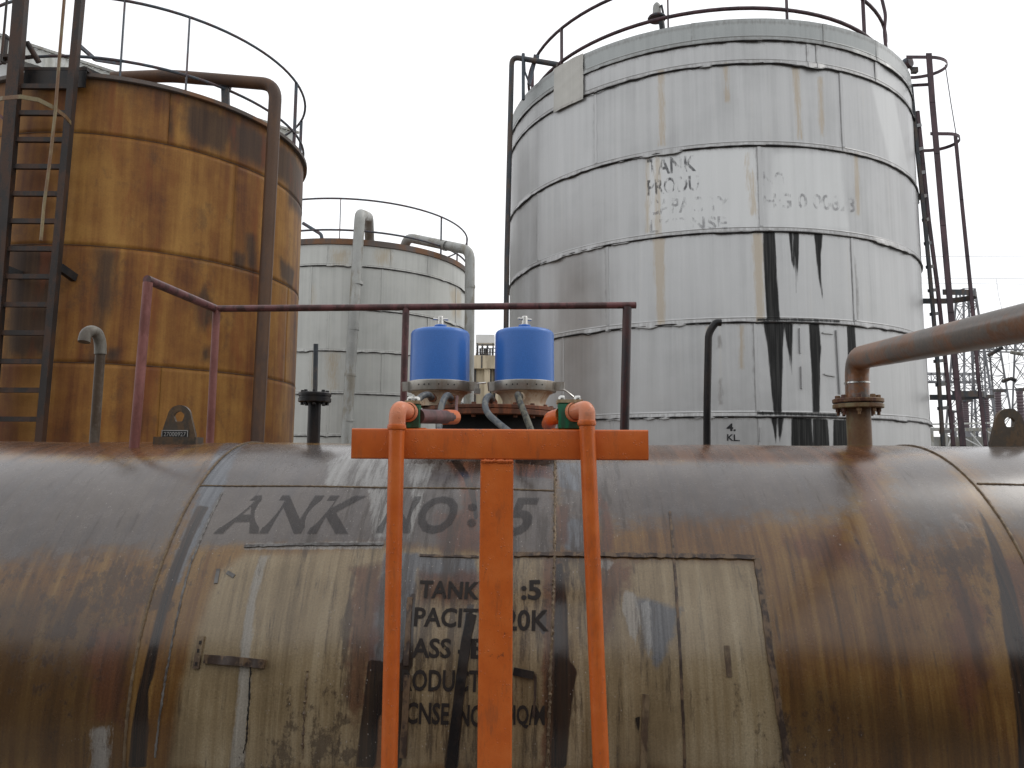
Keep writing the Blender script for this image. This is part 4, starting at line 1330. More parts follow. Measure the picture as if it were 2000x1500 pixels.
# ---- pale tank far behind
QX, QY, QR = -5.77, 26.8, 4.08
far = thing('clad_tank', 'pale grey-clad tank in the distance behind the hand rail', 'storage tank', (QX, QY, 0))
qz = lambda py: hit(690, py, QX, QY, QR)[1]
QZ = [qz(478), qz(518), qz(602), qz(684), qz(767), qz(850), 1.3, .02]
liner_roof(far, QX, QY, QR, QZ[0] - .02, M['roofsteel'], .4)
qpin = {0: [(640, 500), (763, 505), (835, 515)], 1: [(606, 560), (745, 560), (890, 580)], 2: [(640, 640), (835, 640)], 3: [(606, 720), (745, 720)], 4: [(640, 810), (800, 810)], 5: [(700, 850)], 6: [(650, 850)]}
def qp_(pts, w=.1):
    return ([(lambda q: (q[0] * QR, q[1]))(hit(x, y, QX, QY, QR)) for x, y in pts], w)
qpoly = {'rust': [qp_(p, .25) for p in ([(640, 690), (660, 690), (655, 760), (645, 760)], [(600, 560), (612, 560), (612, 600), (600, 600)], [(880, 560), (900, 570), (900, 620), (884, 620)], [(590, 690), (610, 690), (610, 760), (590, 760)], [(735, 490), (762, 488), (760, 515), (735, 515)], [(650, 490), (680, 490), (676, 515), (652, 515)])]}
for ci in range(7):
    ths = seam_thetas([hit(x, y, QX, QY, QR)[0] for x, y in qpin[ci]])
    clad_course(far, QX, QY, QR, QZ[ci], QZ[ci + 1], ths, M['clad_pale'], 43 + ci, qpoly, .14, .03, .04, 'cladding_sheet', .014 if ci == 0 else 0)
    for th in ths:
        seam_strip(far, QX, QY, QR, th + .02 / QR, QZ[ci], QZ[ci + 1], M['clad_pale'], .06, .016)
b = MB(); b.lathe([(QR + .03, QZ[0] - .02), (QR + .07, QZ[0] - .01), (QR + .07, QZ[0] + .17), (QR - .2, QZ[0] + .19)], (QX, QY, 0), 96); b.build('rim_flashing', M['roofsteel'], far)

# ---- brown tank
LX, LY, LR = -5.925, 11.559, 2.412
LZ = [8.021, 7.225, 5.737, 4.225, 2.72, 1.2, .02]
brown = thing('steel_tank', 'rust-streaked ochre brown welded steel tank beside the ladder', 'storage tank', (LX, LY, 0))
b = MB(); b.lathe([(LR - .03, .01), (LR - .03, LZ[0] - .03)], (LX, LY, 0), 96); b.build('inner_shell', M['liner'], brown)
b = MB(); b.lathe([(LR - .03, LZ[0] - .05), (LR + .055, LZ[0] - .05), (LR + .06, LZ[0] - .045), (LR + .06, LZ[0] + .005), (LR - .1, LZ[0] + .012), (0, LZ[0] + .35)], (LX, LY, 0), 96); b.build('roof', M['roofsteel'], brown)
def lp_(pts, w=.1):
    return ([(lambda q: (q[0] * LR, q[1]))(hit(x, y, LX, LY, LR)) for x, y in pts], w)
lpoly = {'dark': [lp_(p, .16) for p in (
    [(185, 165), (275, 180), (272, 255), (235, 270), (225, 400), (215, 470), (192, 470), (200, 350), (205, 270), (188, 245)],
    [(190, 480), (232, 490), (222, 570), (198, 650), (180, 700), (185, 590)], [(172, 690), (200, 690), (196, 870), (168, 870)],
    [(312, 205), (338, 215), (335, 262), (316, 258)], [(362, 195), (430, 215), (470, 240), (440, 300), (385, 285), (360, 255)],
    [(430, 225), (520, 262), (575, 300), (590, 350), (580, 385), (520, 335), (450, 300)], [(60, 190), (130, 190), (110, 320), (70, 320)],
    [(560, 320), (592, 330), (590, 440), (562, 400)], [(20, 470), (120, 480), (100, 700), (10, 700)])]
    + [lp_(p, .1) for p in ([(424, 470), (446, 480), (442, 512), (426, 505)], [(456, 490), (482, 500), (476, 530), (458, 522)], [(545, 500), (575, 530), (570, 570), (548, 540)],
                            [(480, 455), (500, 460), (500, 530), (484, 520)], [(395, 680), (412, 680), (412, 705), (395, 705)], [(205, 680), (232, 680), (232, 705), (205, 705)], [(380, 580), (400, 560), (430, 620), (390, 650)])]}
lpin = {0: [(330, 240)], 1: [(457, 400)], 2: [(446, 500), (240, 600)], 3: [(312, 780)], 4: [(420, 850)], 5: [(250, 850)]}
lpin[2] = [(1, 600), (560, 620)]
for ci in range(6):
    ths = seam_thetas([hit(x, y, LX, LY, LR)[0] for x, y in lpin[ci]], 1.9)
    z1, z0 = LZ[ci], LZ[ci + 1]
    for i in range(len(ths)):
        a, c = ths[i], (ths[i + 1] if i + 1 < len(ths) else ths[0] + 2 * math.pi)
        nu = max(6, int((c - a) * LR / .06))
        nv = max(6, int((z1 - z0) / .06))
        tt = np.linspace(a, c, nu); zz = np.linspace(z0, z1, nv)
        tt[0] += .002 / LR; tt[-1] -= .002 / LR; zz[0] += .0022; zz[-1] -= .0022
        tt = np.concatenate([[tt[0] - .0001], tt, [tt[-1] + .0001]]); zz = np.concatenate([[zz[0] - .0003], zz, [zz[-1] + .0003]])
        TH, VV = np.meshgrid(tt, zz)
        r = LR + .004 * wob1(TH * LR + VV, 61 + ci, 4, .4)
        edge = np.zeros_like(r); edge[0, :] = edge[-1, :] = 1; edge[:, 0] = edge[:, -1] = 1
        r = np.where(edge > 0, LR - .028, r)
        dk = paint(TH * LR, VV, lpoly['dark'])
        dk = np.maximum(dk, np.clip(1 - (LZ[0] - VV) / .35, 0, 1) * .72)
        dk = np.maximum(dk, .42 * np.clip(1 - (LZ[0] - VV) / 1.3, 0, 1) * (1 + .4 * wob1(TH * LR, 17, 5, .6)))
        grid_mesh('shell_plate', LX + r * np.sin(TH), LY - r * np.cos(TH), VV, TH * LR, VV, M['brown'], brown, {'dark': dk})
    if ci:
        pts = [cyl(LX, LY, LR + .001, t, LZ[ci] + .001 * math.sin(t * 40)) for t in np.linspace(0, 2 * math.pi, 160)]
        b = MB(); b.tube(pts, .0055, 6); b.build('weld_bead', M['brownpipe'], brown)

# ------------------------------------------------------------------ railings on the tanks
def railing(cx, cy, r, z0, hs, posts, label, mat, pw, rt, extra=10):
    t = thing('guard_rail', label, 'guard rail', (cx, cy, z0), 'guard rails round the tank roofs')
    for h, rt_ in zip(hs, rt):
        ring_tube(cx, cy, r, z0 + h, rt_).build('rail', mat, t)
    ths = [hit(x, y, cx, cy, r)[0] for x, y in posts]
    fcam = math.atan2(-cx, cy)
    back = [a for a in np.arange(0, 2 * math.pi, .52)]
    allp = list(ths)
    for a in back:
        d = min(abs((a - q + math.pi) % (2 * math.pi) - math.pi) for q in allp)
        if d > .42 and math.cos(a - fcam) < .25:
            allp.append(a)
    for a in allp:
        b = MB(); b.bar(cyl(cx, cy, r, a, z0 - .06), cyl(cx, cy, r, a, z0 + max(hs)), pw, pw * .35, (math.cos(a), math.sin(a), 0)); b.build('post', mat, t)
    return t
railing(TX, TY, 3.62, TZ[0], (.44, 1.1), [(1097, 110), (1305, 40), (1537, 30), (1688, 60), (1040, 150)], 'red oxide guard rail round the roof of the big grey tank', M['purplesteel'], .06, (.032, .030))
railing(LX, LY, LR - .01, LZ[0], (.25, 1.1), [(235, 140), (364, 150), (575, 260)], 'thin blue-grey guard rail round the roof of the brown tank', M['bluegrey'], .05, (.02, .02))
railing(QX, QY, QR - .02, QZ[0] + .15, (.32, 1.35), [(663, 470), (861, 495)], 'thin grey guard rail round the roof of the pale distant tank', M['bluegrey'], .06, (.032, .030))

# bent stanchion and roof vent on the big tank
b = MB(); q = [P(1731, 100, 12.9), P(1727, 60, 12.9), P(1730, 30, 12.9), P(1720, -12, 12.9), P(1716, -60, 12.9)]
b.tube(fillet(q, .1, 4), .03, 10); o = b.build('bent_stanchion', M['purplesteel'], origin=q[0]); tag(o, 'crooked red oxide stanchion on the big grey tank roof beside the ladder', 'stanchion')
v0 = P(1297, 62, 11.9)
vt = thing('roof_vent', 'small grey vent cap on a plate at the front of the big grey tank roof', 'vent', v0)
b = MB(); b.tube([v0 - [0, 0, .2], P(1291, 36, 11.95)], .05, 14); b.build('vent_neck', M['darksteel'], vt)
vp = P(1283, 36, 11.95)
b = MB(); b.lathe([(0, -.03), (.15, -.02), (.16, .0), (.15, .02), (0, .03)], vp, 20); b.build('vent_plate', M['bluegrey'], vt)
b = MB(); b.lathe([(.075, .02), (.07, .18), (.06, .24), (.03, .28), (0, .285)], vp, 18); b.build('vent_cap', M['galv'], vt)
b = MB(); b.tube([P(1297, 34, 11.9), P(1292, 10, 11.9), P(1288, 14, 11.9)], .02, 8); b.build('vent_stay', M['darksteel'], vt)

# level pipe down the left of the big tank
b = MB(); q = [P(1088, 126, 13.0), P(1010, 113, 13.3), P(996, 118, 13.4), P(990, 500, 13.4), P(986, 870, 13.4)]
d = (q[4] - q[3]); q[4] = q[3] + d * ((q[3][2] - .02) / -d[2])
lp = thing('level_pipe', 'tall thin pipe running down beside the big grey tank, bent over at the rim', 'pipe', q[4])
b.tube(fillet([q[0], q[1] + [-.1, 0, .02], q[3], q[4]], .16, 6), .05, 14); b.build('pipe_run', M['darksteel'], lp)
b = MB(); b.bar(P(1033, 165, 13.2), P(1046, 112, 13.2), .07, .04, (0, 1, 0)); b.bar(P(1048, 108, 13.2), P(1046, 122, 13.2), .11, .05, (0, 1, 0)); b.build('pipe_bracket', M['bluegrey'], lp)
b = MB(); b.tube(fillet([P(1022, 195, 13.2), P(1022, 130, 13.2), P(1022, 105, 13.2)], .05, 3), .032, 10); b.tube([P(1024, 120, 13.2), P(1025, 140, 13.2), P(1036, 168, 13.2)], .02, 8); b.build('pipe_stay', M['bluegrey'], lp)

# ---- pipes on the pale tank
def plain_pipe(name, pts, r, rad, mat, label, rings, cat='pipe', seg=16):
    t = thing(name, label, cat, pts[-1])
    b = MB(); b.tube(fillet(pts, rad, 7), r, seg); b.build('pipe_run', mat, t)
    for c, ax in rings:
        b = MB(); b.lathe([(r, -.05), (r * 1.07, -.045), (r * 1.07, .045), (r, .05)], c, 16, ax); b.build('pipe_joint', mat, t)
    return t
Yq = 22.2
q = [P(723, 472, 25.5), P(716, 418, 24.5), P(704, 416, Yq), P(694, 600, Yq), P(677, 862, Yq)]
q.append(q[-1] + (q[-1] - q[-2]) * (q[-1][2] / max(.1, (q[-2] - q[-1])[2])))
q2_ = [q[0] - [0, 0, .3], P(720, 424, 24.2), P(703, 418, Yq), q[-1]]
plain_pipe('lagged_pipe', q2_, .165, .3, M['galv'], 'grey lagged pipe rising up the front of the pale distant tank',
           [(P(x, y, Yq), (0, 0, 1)) for x, y in ((698, 553), (690, 642), (684, 732), (680, 820))])
q = [P(788, 472, 26.0), P(800, 466, 25.6), P(908, 489, 23.9), P(920, 500, 23.8), P(917, 640, 23.8), P(914, 862, 23.8)]
foot = q[-1].copy(); foot[2] = .02
plain_pipe('lagged_pipe', [q[0] - [0, 0, .3], P(797, 464, 25.6), P(918, 489, 23.8), q[4], foot], .165, .35, M['galv'],
           'grey lagged pipe lying over the pale distant tank rim, dropping behind a blue canister',
           [(P(870, 480, 24.4), tuple((q[2] - q[1]) / np.linalg.norm(q[2] - q[1]))), (P(918, 560, 23.8), (0, 0, 1)), (P(916, 665, 23.8), (0, 0, 1))])
b = MB(); q = [P(592, 436, 24.5), P(628, 458, 24.3), P(629, 478, 24.3)]
b.tube(fillet(q, .1, 4), .06, 10); o = b.build('roof_pipe', M['bluegrey'], origin=q[-1]); tag(o, 'short sloping dark pipe at the brown tank edge of the pale tank roof', 'pipe')

# ---- pipe on the brown tank
def lt_pt(x, y, off):
    h = hit(x, y, LX, LY, LR)
    return cyl(LX, LY, LR + off, *h)
p_d0 = lt_pt(520, 600, .16)
q = [P(222, 146, 10.2), P(330, 148, 10.1), P(440, 158, 10.0), P(536, 168, 9.85), P(520, 600, 9.85), P(505, 860, 9.85)]
f_ = q[5] + (q[5] - q[4]) * (q[5][2] / (q[4] - q[5])[2])
t = thing('drop_pipe', 'brown pipe crossing the brown tank roof and dropping down its side', 'pipe', f_)
b = MB(); b.tube(fillet([q[0], q[2], q[3]], .05, 3), .085, 18); 
b = MB(); b.tube(fillet([q[0] - [0, 0, .05], q[1], q[3] + [0.02, 0, 0.02], f_], .22, 8), .088, 20); b.build('pipe_run', M['brownpipe'], t)
b = MB(); b.bar(P(441, 212, 10.0), P(440, 168, 10.0), .1, .06, (0, 1, 0)); b.bar(P(432, 166, 10.0), P(449, 169, 10.0), .12, .05, (0, 0, 1)); b.build('pipe_support', M['darksteel'], t)

# ------------------------------------------------------------------ ladders
def chain(pxs, Y):
    return [P(x, y, Y) for x, y in pxs]
ld = thing('caged_ladder', 'dark steel ladder on the brown tank at the edge of the view', 'ladder', P(40, 860, 8.9))
LYd = 8.9
railA = [P(44, -40, LYd), P(30, 190, LYd), P(10, 430, LYd), P(-14, 700, LYd)]
railB = [P(160, -40, LYd), P(145, 140, LYd), P(122, 400, LYd), P(88, 760, LYd)]
def down(pl):
    d = pl[-1] - pl[0]
    return [pl[0], pl[0] + d * ((pl[0][2] - .02) / -d[2])]
for pl, w in ((railA, .155), (railB, .085)):
    a_, b_ = down(pl)
    b = MB(); b.bar(a_, b_, w, .09, (0, 1, 0)); b.build('side_rail', M['ladder'], ld, smooth=False)
a0_, a1_ = down(railA); b0_, b1_ = down(railB)
zs = P(90, 168, LYd)[2]
while zs > .3:
    u = (a0_[2] - zs) / (a0_[2] - a1_[2]); w_ = (b0_[2] - zs) / (b0_[2] - b1_[2])
    b = MB(); b.bar(a0_ + (a1_ - a0_) * u + [0, .02, 0], b0_ + (b1_ - b0_) * w_ + [0, .02, 0], .05, .06); b.build('rung', M['ladder'], ld, smooth=False)
    zs -= .352
b = MB(); b.tube(chain([(128, -30), (117, 100), (108, 220), (98, 310), (86, 400), (80, 470)], 8.35), .018, 8); b.build('cage_strap', M['olivepipe'], ld)
b = MB(); b.tube(chain([(16, -30), (8, 60), (2, 120)], 8.35), .014, 8); b.build('cage_strap', M['ladder'], ld)
b = MB()
pts = [P(x, y, yy) for x, y, yy in ((-40, 205, 8.5), (5, 192, 8.3), (40, 189, 8.25), (75, 195, 8.3), (105, 210, 8.4), (128, 228, 8.6), (138, 240, 8.85))]
for p, q in zip(pts[:-1], pts[1:]):
    b.bar(p, q + (q - p) * .02, .012, .05)
b.build('cage_hoop', M['olivepipe'], ld, smooth=False)
b = MB()
a, c = P(40, 128, 9.0), P(158, 128, 9.0)
b.box((a[0], 9.05, a[2] - .03), (c[0] + .05, 9.55, a[2] + .01)); b.build('platform', M['ladder'], ld, smooth=False)
b = MB(); b.box((a[0] + .02, 9.05, a[2] - .26), (c[0] + .04, 9.07, a[2] - .035)); b.build('platform_apron', M['black'], ld, smooth=False)
b = MB(); b.tube([P(52, 82, 9.0), P(76, 122, 9.1)], .035, 10); b.build('brace', M['ladder'], ld)
b = MB(); b.tube([P(12, 72, 9.0), P(28, 84, 9.0)], .02, 8); b.box(tuple(P(2, 122, 9.0)), tuple(P(12, 66, 9.0) + [0, .05, 0])); b.build('hinge_block', M['ladder'], ld)
b = MB(); b.bar(P(4, 112, 9.0), P(28, 112, 9.0), .1, .04); b.bar(P(50, 112, 9.05), P(74, 110, 9.1), .04, .03); b.build('brace', M['ladder'], ld, smooth=False)
for (x0, y0, x1, y1) in ((0, 522, 40, 538), (116, 522, 146, 543)):
    e = hit(x1, y1, LX, LY, LR); b = MB(); b.bar(P(x0, y0, 8.95), cyl(LX, LY, LR + .0, *e), .07, .10); b.build('wall_bracket', M['black'], ld, smooth=False)
b = MB(); b.tube(chain([(-10, 218), (12, 236)], 8.9), .02, 8); b.build('brace', M['maroon'], ld)
# toe plate where platform meets the roof
b = MB(); b.bar(P(156, 90, 9.2), P(186, 116, 9.5), .03, .05); b.bar(P(186, 116, 9.5), P(236, 124, 9.75), .03, .05); b.build('handhold', M['bluegrey'], ld)
b = MB(); b.bar(P(150, 136, 9.3), P(185, 152, 9.55), .28, .05); b.build('platform_plate', M['black'], ld, smooth=False)

LY2 = 13.1
lr = thing('caged_ladder', 'tall dark ladder with flat hoops beside the big grey tank, before the pylons', 'ladder', P(1850, 870, LY2))
def flat(name, pts, Y, w, t_, mat):
    pl = chain(pts, Y)
    d = pl[-1] - pl[-2]
    pl.append(pl[-1] + d * ((pl[-1][2] - .02) / -d[2]))
    b = MB()
    for p, q in zip(pl[:-1], pl[1:]):
        b.bar(p, q + (q - p) / np.linalg.norm(q - p) * .01, w, t_, (0, 1, 0))
    return b.build(name, mat, lr, smooth=False)
flat('side_rail', [(1779, 165), (1792, 300), (1806, 430), (1820, 580), (1832, 720), (1842, 870)], 12.95, .06, .04, M['darksteel'])
flat('side_rail', [(1792, 217), (1803, 320), (1814, 430), (1831, 560), (1847, 710), (1862, 870)], 13.3, .06, .04, M['purplesteel'])
flat('cage_strap', [(1814, 104), (1821, 200), (1830, 300), (1842, 440), (1857, 610), (1868, 740), (1881, 870)], 12.6, .10, .02, M['purplesteel'])
flat('cage_strap', [(1866, 266), (1878, 390), (1889, 500), (1899, 600), (1911, 740), (1925, 870)], 12.75, .06, .02, M['purplesteel'])
flat('cage_strap', [(1846, 126), (1857, 200), (1868, 266), (1884, 420)], 13.3, .012, .012, M['wire'])
for k, y in enumerate(range(246, 870, 46)):
    fx = np.interp(y, [165, 430, 870], [1783, 1806, 1842])
    fx2 = np.interp(y, [217, 430, 870], [1793, 1811, 1857])
    b = MB(); b.bar(P(fx - 4, y, 12.95), P(fx2 + 3, y - 2, 13.3), .03, .06); b.build('rung', M['darksteel'], lr, smooth=False)
def hoop(xl, xr, ytop, ybot, name='cage_hoop', mat='purplesteel', hgt=.06):
    c = P(xl, (ytop + ybot) / 2, 13.1)
    r = (P(xr, ybot, 13.1)[0] - P(xl, ybot, 13.1)[0])
    dep = .36
    b = MB()
    pts = [np.array([c[0], c[1] + dep, c[2]])] + [np.array([c[0] + r * .45 + r * .55 * math.sin(a), c[1] + dep * math.cos(a), c[2]]) for a in np.linspace(0, math.pi, 15)] + [np.array([c[0], c[1] - dep, c[2]])]
    for p, q in zip(pts[:-1], pts[1:]):
        b.bar(p, q + (q - p) * .04, .012, hgt)
    return b.build(name, M[mat], lr, smooth=False)
hoop(1752, 1846, 101, 163)
hoop(1797, 1869, 259, 297)
hoop(1820, 1901, 567, 592, mat='darksteel', hgt=.10)
hoop(1838, 1918, 765, 780, mat='darksteel', hgt=.10)
b = MB(); b.bar(P(1778, 167, 13.0), P(1816, 165, 12.7), .03, .05); b.build('brace', M['purplesteel'], lr, smooth=False)
b = MB(); c = P(1773, 123, 12.9); b.lathe([(0, -.06), (.09, -.06), (.1, -.04), (.1, .04), (.09, .06), (0, .06)], c, 18, (.6, -1, 0)); 
fl = thing('rim_lamp', 'small blue-grey round fitting at the rim of the big grey tank beside the ladder hoop', 'lamp', c)
b.build('lamp_body', M['bluegrey'], fl); b = MB(); b.box(tuple(c + [.06, -.05, -.2]), tuple(c + [.16, .03, -.1])); b.bar(c, c + [.08, 0, -.14], .04, .04); b.build('lamp_bracket', M['darksteel'], fl, smooth=False)

# ------------------------------------------------------------------ buildings behind
def hall():
    Y1, Y2 = 31.0, 37.0
    za = P(0, 78, Y1)[2]
    a = P(-60, 78, Y1)
    x0 = P(-700, 80, 31)[0]
    t = thing('factory_hall', 'white hall with a pale corrugated roof edge, behind the brown tank and ladder', 'building', (a[0], Y1, 0))
    pa_, pb_ = P(-10, 70, 30.0), P(236, 148, 0.0 + 30.0)
    # eave line keeps one height; find the depth where it reaches the second survey point
    v = ray(236, 150)
    Yb = v[1] * (pa_[2] - CZ) / v[2]
    pb_ = np.array([v[0] / v[1] * Yb, Yb, pa_[2]])
    d = (pb_ - pa_); d[2] = 0; L = np.linalg.norm(d); d /= L
    nrm = np.array([d[1], -d[0], 0])          # towards the camera
    L2 = L + 9
    st = pa_ - d * 4
    b = MB()
    q = lambda u, o, z: tuple(st + d * u + nrm * o + np.array([0, 0, z - st[2]]))
    zt = pa_[2]
    b.add([q(0, -.4, .01), q(L2 + 4, -.4, .01), q(L2 + 4, -14, .01), q(0, -14, .01), q(0, -.4, zt - .5), q(L2 + 4, -.4, zt - .5), q(L2 + 4, -14, zt - .5), q(0, -14, zt - .5)],
          [(0, 1, 5, 4), (1, 2, 6, 5), (2, 3, 7, 6), (3, 0, 4, 7), (4, 5, 6, 7)])
    b.build('wall', M['whitewall'], t, smooth=False)
    # corrugated roof: fascia sheets with ribs
    n = int((L2 + 4) / .25)
    sheets = 6
    per = n // sheets + 1
    for s_ in range(sheets):
        b = MB(); v = []; f = []
        k0, k1 = s_ * per, min(n, (s_ + 1) * per)
        cols = []
        for k in range(k0 * 2, k1 * 2 + 1):
            u = k * .125; o = .10 + (.035 if k % 2 else 0)
            cols.append([q(u, o, zt - .78), q(u, o, zt - .04), q(u, -.05 , zt + (.03 if k % 2 else .0)), q(u, -14.2, zt + 1.9 + (.03 if k % 2 else .0))])
        for c in cols: v += c
        for i in range(len(cols) - 1):
            for j in range(3):
                f.append((i * 4 + j, (i + 1) * 4 + j, (i + 1) * 4 + j + 1, i * 4 + j + 1))
        b.add(v, f); b.build('roof_sheet', M['sheetroof'], t, smooth=False)
    b = MB(); b.bar(q(0, .16, zt + .03), q(L2 + 4, .16, zt + .03), .12, .12); b.build('gutter', M['galv'], t, smooth=False)
    # window strips on the wall
    k = 0
    for zz in np.arange(zt - 2.6, 3, -1.9):
        for u in np.arange(.6, L2, 1.5):
            b = MB(); e = q(u, -.385, zz); g = q(u + 1.0, -.385, zz)
            b.bar(np.array(e), np.array(g), .05, .62); w = b.build('window', M['winglass'], t, smooth=False)
            k += 1
hall()

def beige():
    t = thing('beige_building', 'beige concrete building with a parapet, glimpsed between the two blue canisters', 'building', (P(950, 700, 44)[0], 44, 0))
    a, c = P(880, 696, 44), P(1015, 722, 44)
    b = MB(); b.box((a[0], 44, .01), (c[0] + 1.2, 54, c[2] - .002)); b.build('wall', M['beige'], t, smooth=False)
    b = MB(); b.box((a[0] - .3, 43.5, c[2]), (c[0] + 1.5, 54.5, a[2])); b.build('parapet', M['beige'], t, smooth=False)
    for x0, x1 in ((946, 957), (968, 973), (900, 908)):
        p0, p1 = P(x0, 740, 43.7), P(x1, 740, 43.7)
        b = MB(); b.box((p0[0], 43.65, .01), (p1[0], 43.998, c[2] - .004)); b.build('pilaster', M['beige'], t, smooth=False)
    for px in (928, 957.8, 966):
        p0 = P(px, 740, 43.9); b = MB(); b.tube([(p0[0], 43.9, .02), (p0[0], 43.9, c[2] - .01)], .06, 8); b.build('downpipe', M['darksteel'], t)
    p0 = P(941, 700, 43.4); b = MB(); b.box((p0[0] - .04, 43.46, c[2] + .02), (p0[0] + .04, 43.498, a[2] - .02)); b.build('crack_line', M['darksteel'], t, smooth=False)
    zr = a[2]
    w0, w1 = P(930, 672, 52), P(966, 656, 52)
    tk_ = thing('rooftop_tank', 'white box tank on a stand on the beige building roof', 'water tank', ((w0[0] + w1[0]) / 2, 52, zr))
    b = MB(); b.box((w0[0], 51.5, w0[2]), (w1[0], 52.8, w1[2])); b.build('tank_body', M['whitewall'], tk_, smooth=False)
    for x in (w0[0] + .1, w1[0] - .1):
        for y in (51.6, 52.7):
            b = MB(); b.bar((x, y, zr), (x, y, w0[2]), .07, .07); b.build('leg', M['darksteel'], tk_, smooth=False)
    # switchgear insulators on the roof
    proto = None
    for i, (px, yb, yt) in enumerate(((932, 690, 672), (938, 697, 680), (942, 690, 671), (946, 697, 678), (952, 690, 672), (957, 697, 680), (962, 697, 686), (949, 697, 684))):
        base, top = P(px, yb, 46 + (i % 3) * .8), P(px, yt, 46 + (i % 3) * .8)
        if proto is None:
            proto = thing('roof_insulator', 'dark ribbed insulator in the cluster on the beige building roof', 'insulator', (0, 0, 0), 'insulators on the beige roof')
            b = MB(); pr = [(.05, 0)]
            for k in range(5):
                pr += [(.05, .06 + k * .1), (.10, .08 + k * .1), (.05, .12 + k * .1)]
            pr += [(0, .58)]
            b.lathe(pr, (0, 0, 0), 10); b.build('ribbed_body', M['darksteel'], proto)
            b = MB(); b.box((-.09, -.09, -.55), (.09, .09, -.002)); b.build('pedestal', M['darksteel'], proto, smooth=False)
            o = proto
        else:
            o = copy_tree(proto)
        o.location = tuple(base)
    b = MB(); b.bar(P(930, 672.5, 47.2), P(966, 673, 47.2), .05, .05); b.bar(P(936, 681, 46.8), P(968, 680, 46.8), .05, .05); b.bar(P(930, 688, 46.8), P(968, 688, 46.8), .05, .05)
    b.bar(P(934, 694, 46.8), P(944, 695, 46.8), .05, .05)
    o = b.build('busbar_frame', M['darksteel'], origin=P(948, 690, 47)); tag(o, 'thin dark busbars joining the insulators on the beige building roof', 'busbars')
beige()

# ------------------------------------------------------------------ substation at the right
def lattice(name, label, cat, xb, xt, yt, wb, wt, Y, group=None, levels=9, zb=0.0, legw=.11, brw=.05, xarms=None):
    c = P(xb, 860, Y); ctop = P(xt, yt, Y)
    ht = ctop[2]
    t = thing(name, label, cat, (c[0], Y, zb), group)
    cx = lambda z: c[0] + (ctop[0] - c[0]) * (z - zb) / (ht - zb)
    hw = lambda z: (wb + (wt - wb) * (z - zb) / (ht - zb)) / 2
    cor = lambda k, z: np.array([cx(z) + (-1 if k in (0, 3) else 1) * hw(z), Y + (-1 if k in (0, 1) else 1) * hw(z), z])
    for k in range(4):
        b = MB(); b.bar(cor(k, zb + .005), cor(k, ht), legw, legw, (0, 1, 0)); b.build('leg', M['lattice'], t, smooth=False)
    b = MB()
    zs = [zb + (ht - zb) * (1 - (1 - i / levels) ** 1.15) for i in range(levels + 1)]
    for i in range(levels):
        for k in range(4):
            k2 = (k + 1) % 4
            b.bar(cor(k, zs[i]), cor(k2, zs[i + 1]), brw, brw); b.bar(cor(k2, zs[i]), cor(k, zs[i + 1]), brw, brw)
            b.bar(cor(k, zs[i + 1]), cor(k2, zs[i + 1]), brw, brw)
    o = b.build('bracing', M['lattice'], t, smooth=False); o['kind'] = 'stuff'
    return t, ht
G = 'lattice pylons of the substation'
lattice('lattice_pylon', 'lattice pylon with the narrow pointed head behind the ladder cage', 'pylon', 1894, 1886, 566, 3.0, .8, 52, G, 10, legw=.11, brw=.04)
lattice('lattice_pylon', 'squat lattice pylon carrying the end of the truss beam', 'pylon', 1940, 1926, 672, 2.6, 1.2, 56, G, 8, legw=.10, brw=.04)
lattice('lattice_pylon', 'lattice pylon cut by the picture edge behind the lifting lug', 'pylon', 2012, 2006, 640, 2.4, 1.1, 58, G, 8, legw=.10, brw=.04)

def truss(xa, ya, xb, yb, Ya, Yb, w, h, label, n=12):
    a, c = P(xa, ya, Ya), P(xb, yb, Yb); c[2] = a[2] if abs(ya - yb) < 30 else c[2]
    t = thing('truss_beam', label, 'truss beam', a, 'truss beams of the substation')
    off = [np.array([0, s * w / 2, s2 * h / 2]) for s in (-1, 1) for s2 in (-1, 1)]
    for o_ in off:
        b = MB(); b.bar(a + o_, c + o_, .1, .1); b.build('chord', M['lattice'], t, smooth=False)
    b = MB()
    for i in range(n):
        p, q = a + (c - a) * i / n, a + (c - a) * (i + 1) / n
        for s in (0, 2):
            b.bar(p + off[s + (i % 2)], q + off[s + 1 - (i % 2)], .045, .045); b.bar(p + off[s], p + off[s + 1], .045, .045)
        b.bar(p + off[1], q + off[3], .05, .05); b.bar(p + off[0], q + off[2], .05, .05)
    o = b.build('bracing', M['lattice'], t, smooth=False); o['kind'] = 'stuff'
truss(1918, 672, 2140, 672, 56, 57, 1.2, .95, 'long truss beam running out of the picture below the big rusty pipe')
truss(1800, 738, 1912, 738, 62, 62, 1.0, .7, 'short truss beam seen through the ladder cage', 9)

def ribbed(px, yt, yb, Y, r, label, grp='standing insulators of the substation'):
    top, base = P(px, yt, Y), P(px, yb, Y)
    t = thing('post_insulator', label, 'insulator', (base[0], Y, base[2]), grp)
    n = 14; H = top[2] - base[2]
    pr = [(r * .6, 0)]
    for k in range(n):
        z = H * (k + .1) / n
        pr += [(r * .82, z), (r, z + H * .03), (r * .82, z + H * .07)]
    pr += [(r * .6, H), (0, H)]
    b = MB(); b.lathe(pr, base, 12); b.build('ribbed_body', M['insulator'], t)
    b = MB(); b.box((top[0] - r * 1.5, Y - r, top[2] + .002), (top[0] + r * 1.5, Y + r, top[2] + r * .9)); b.build('terminal_cap', M['darksteel'], t, smooth=False)
    b = MB(); b.box((base[0] - r, Y - r, .005), (base[0] + r, Y + r, base[2] - .002)); b.build('pedestal', M['lattice'], t, smooth=False)
ribbed(1953, 766, 835, 40, .17, 'brown post insulator rising above the lifting lug')
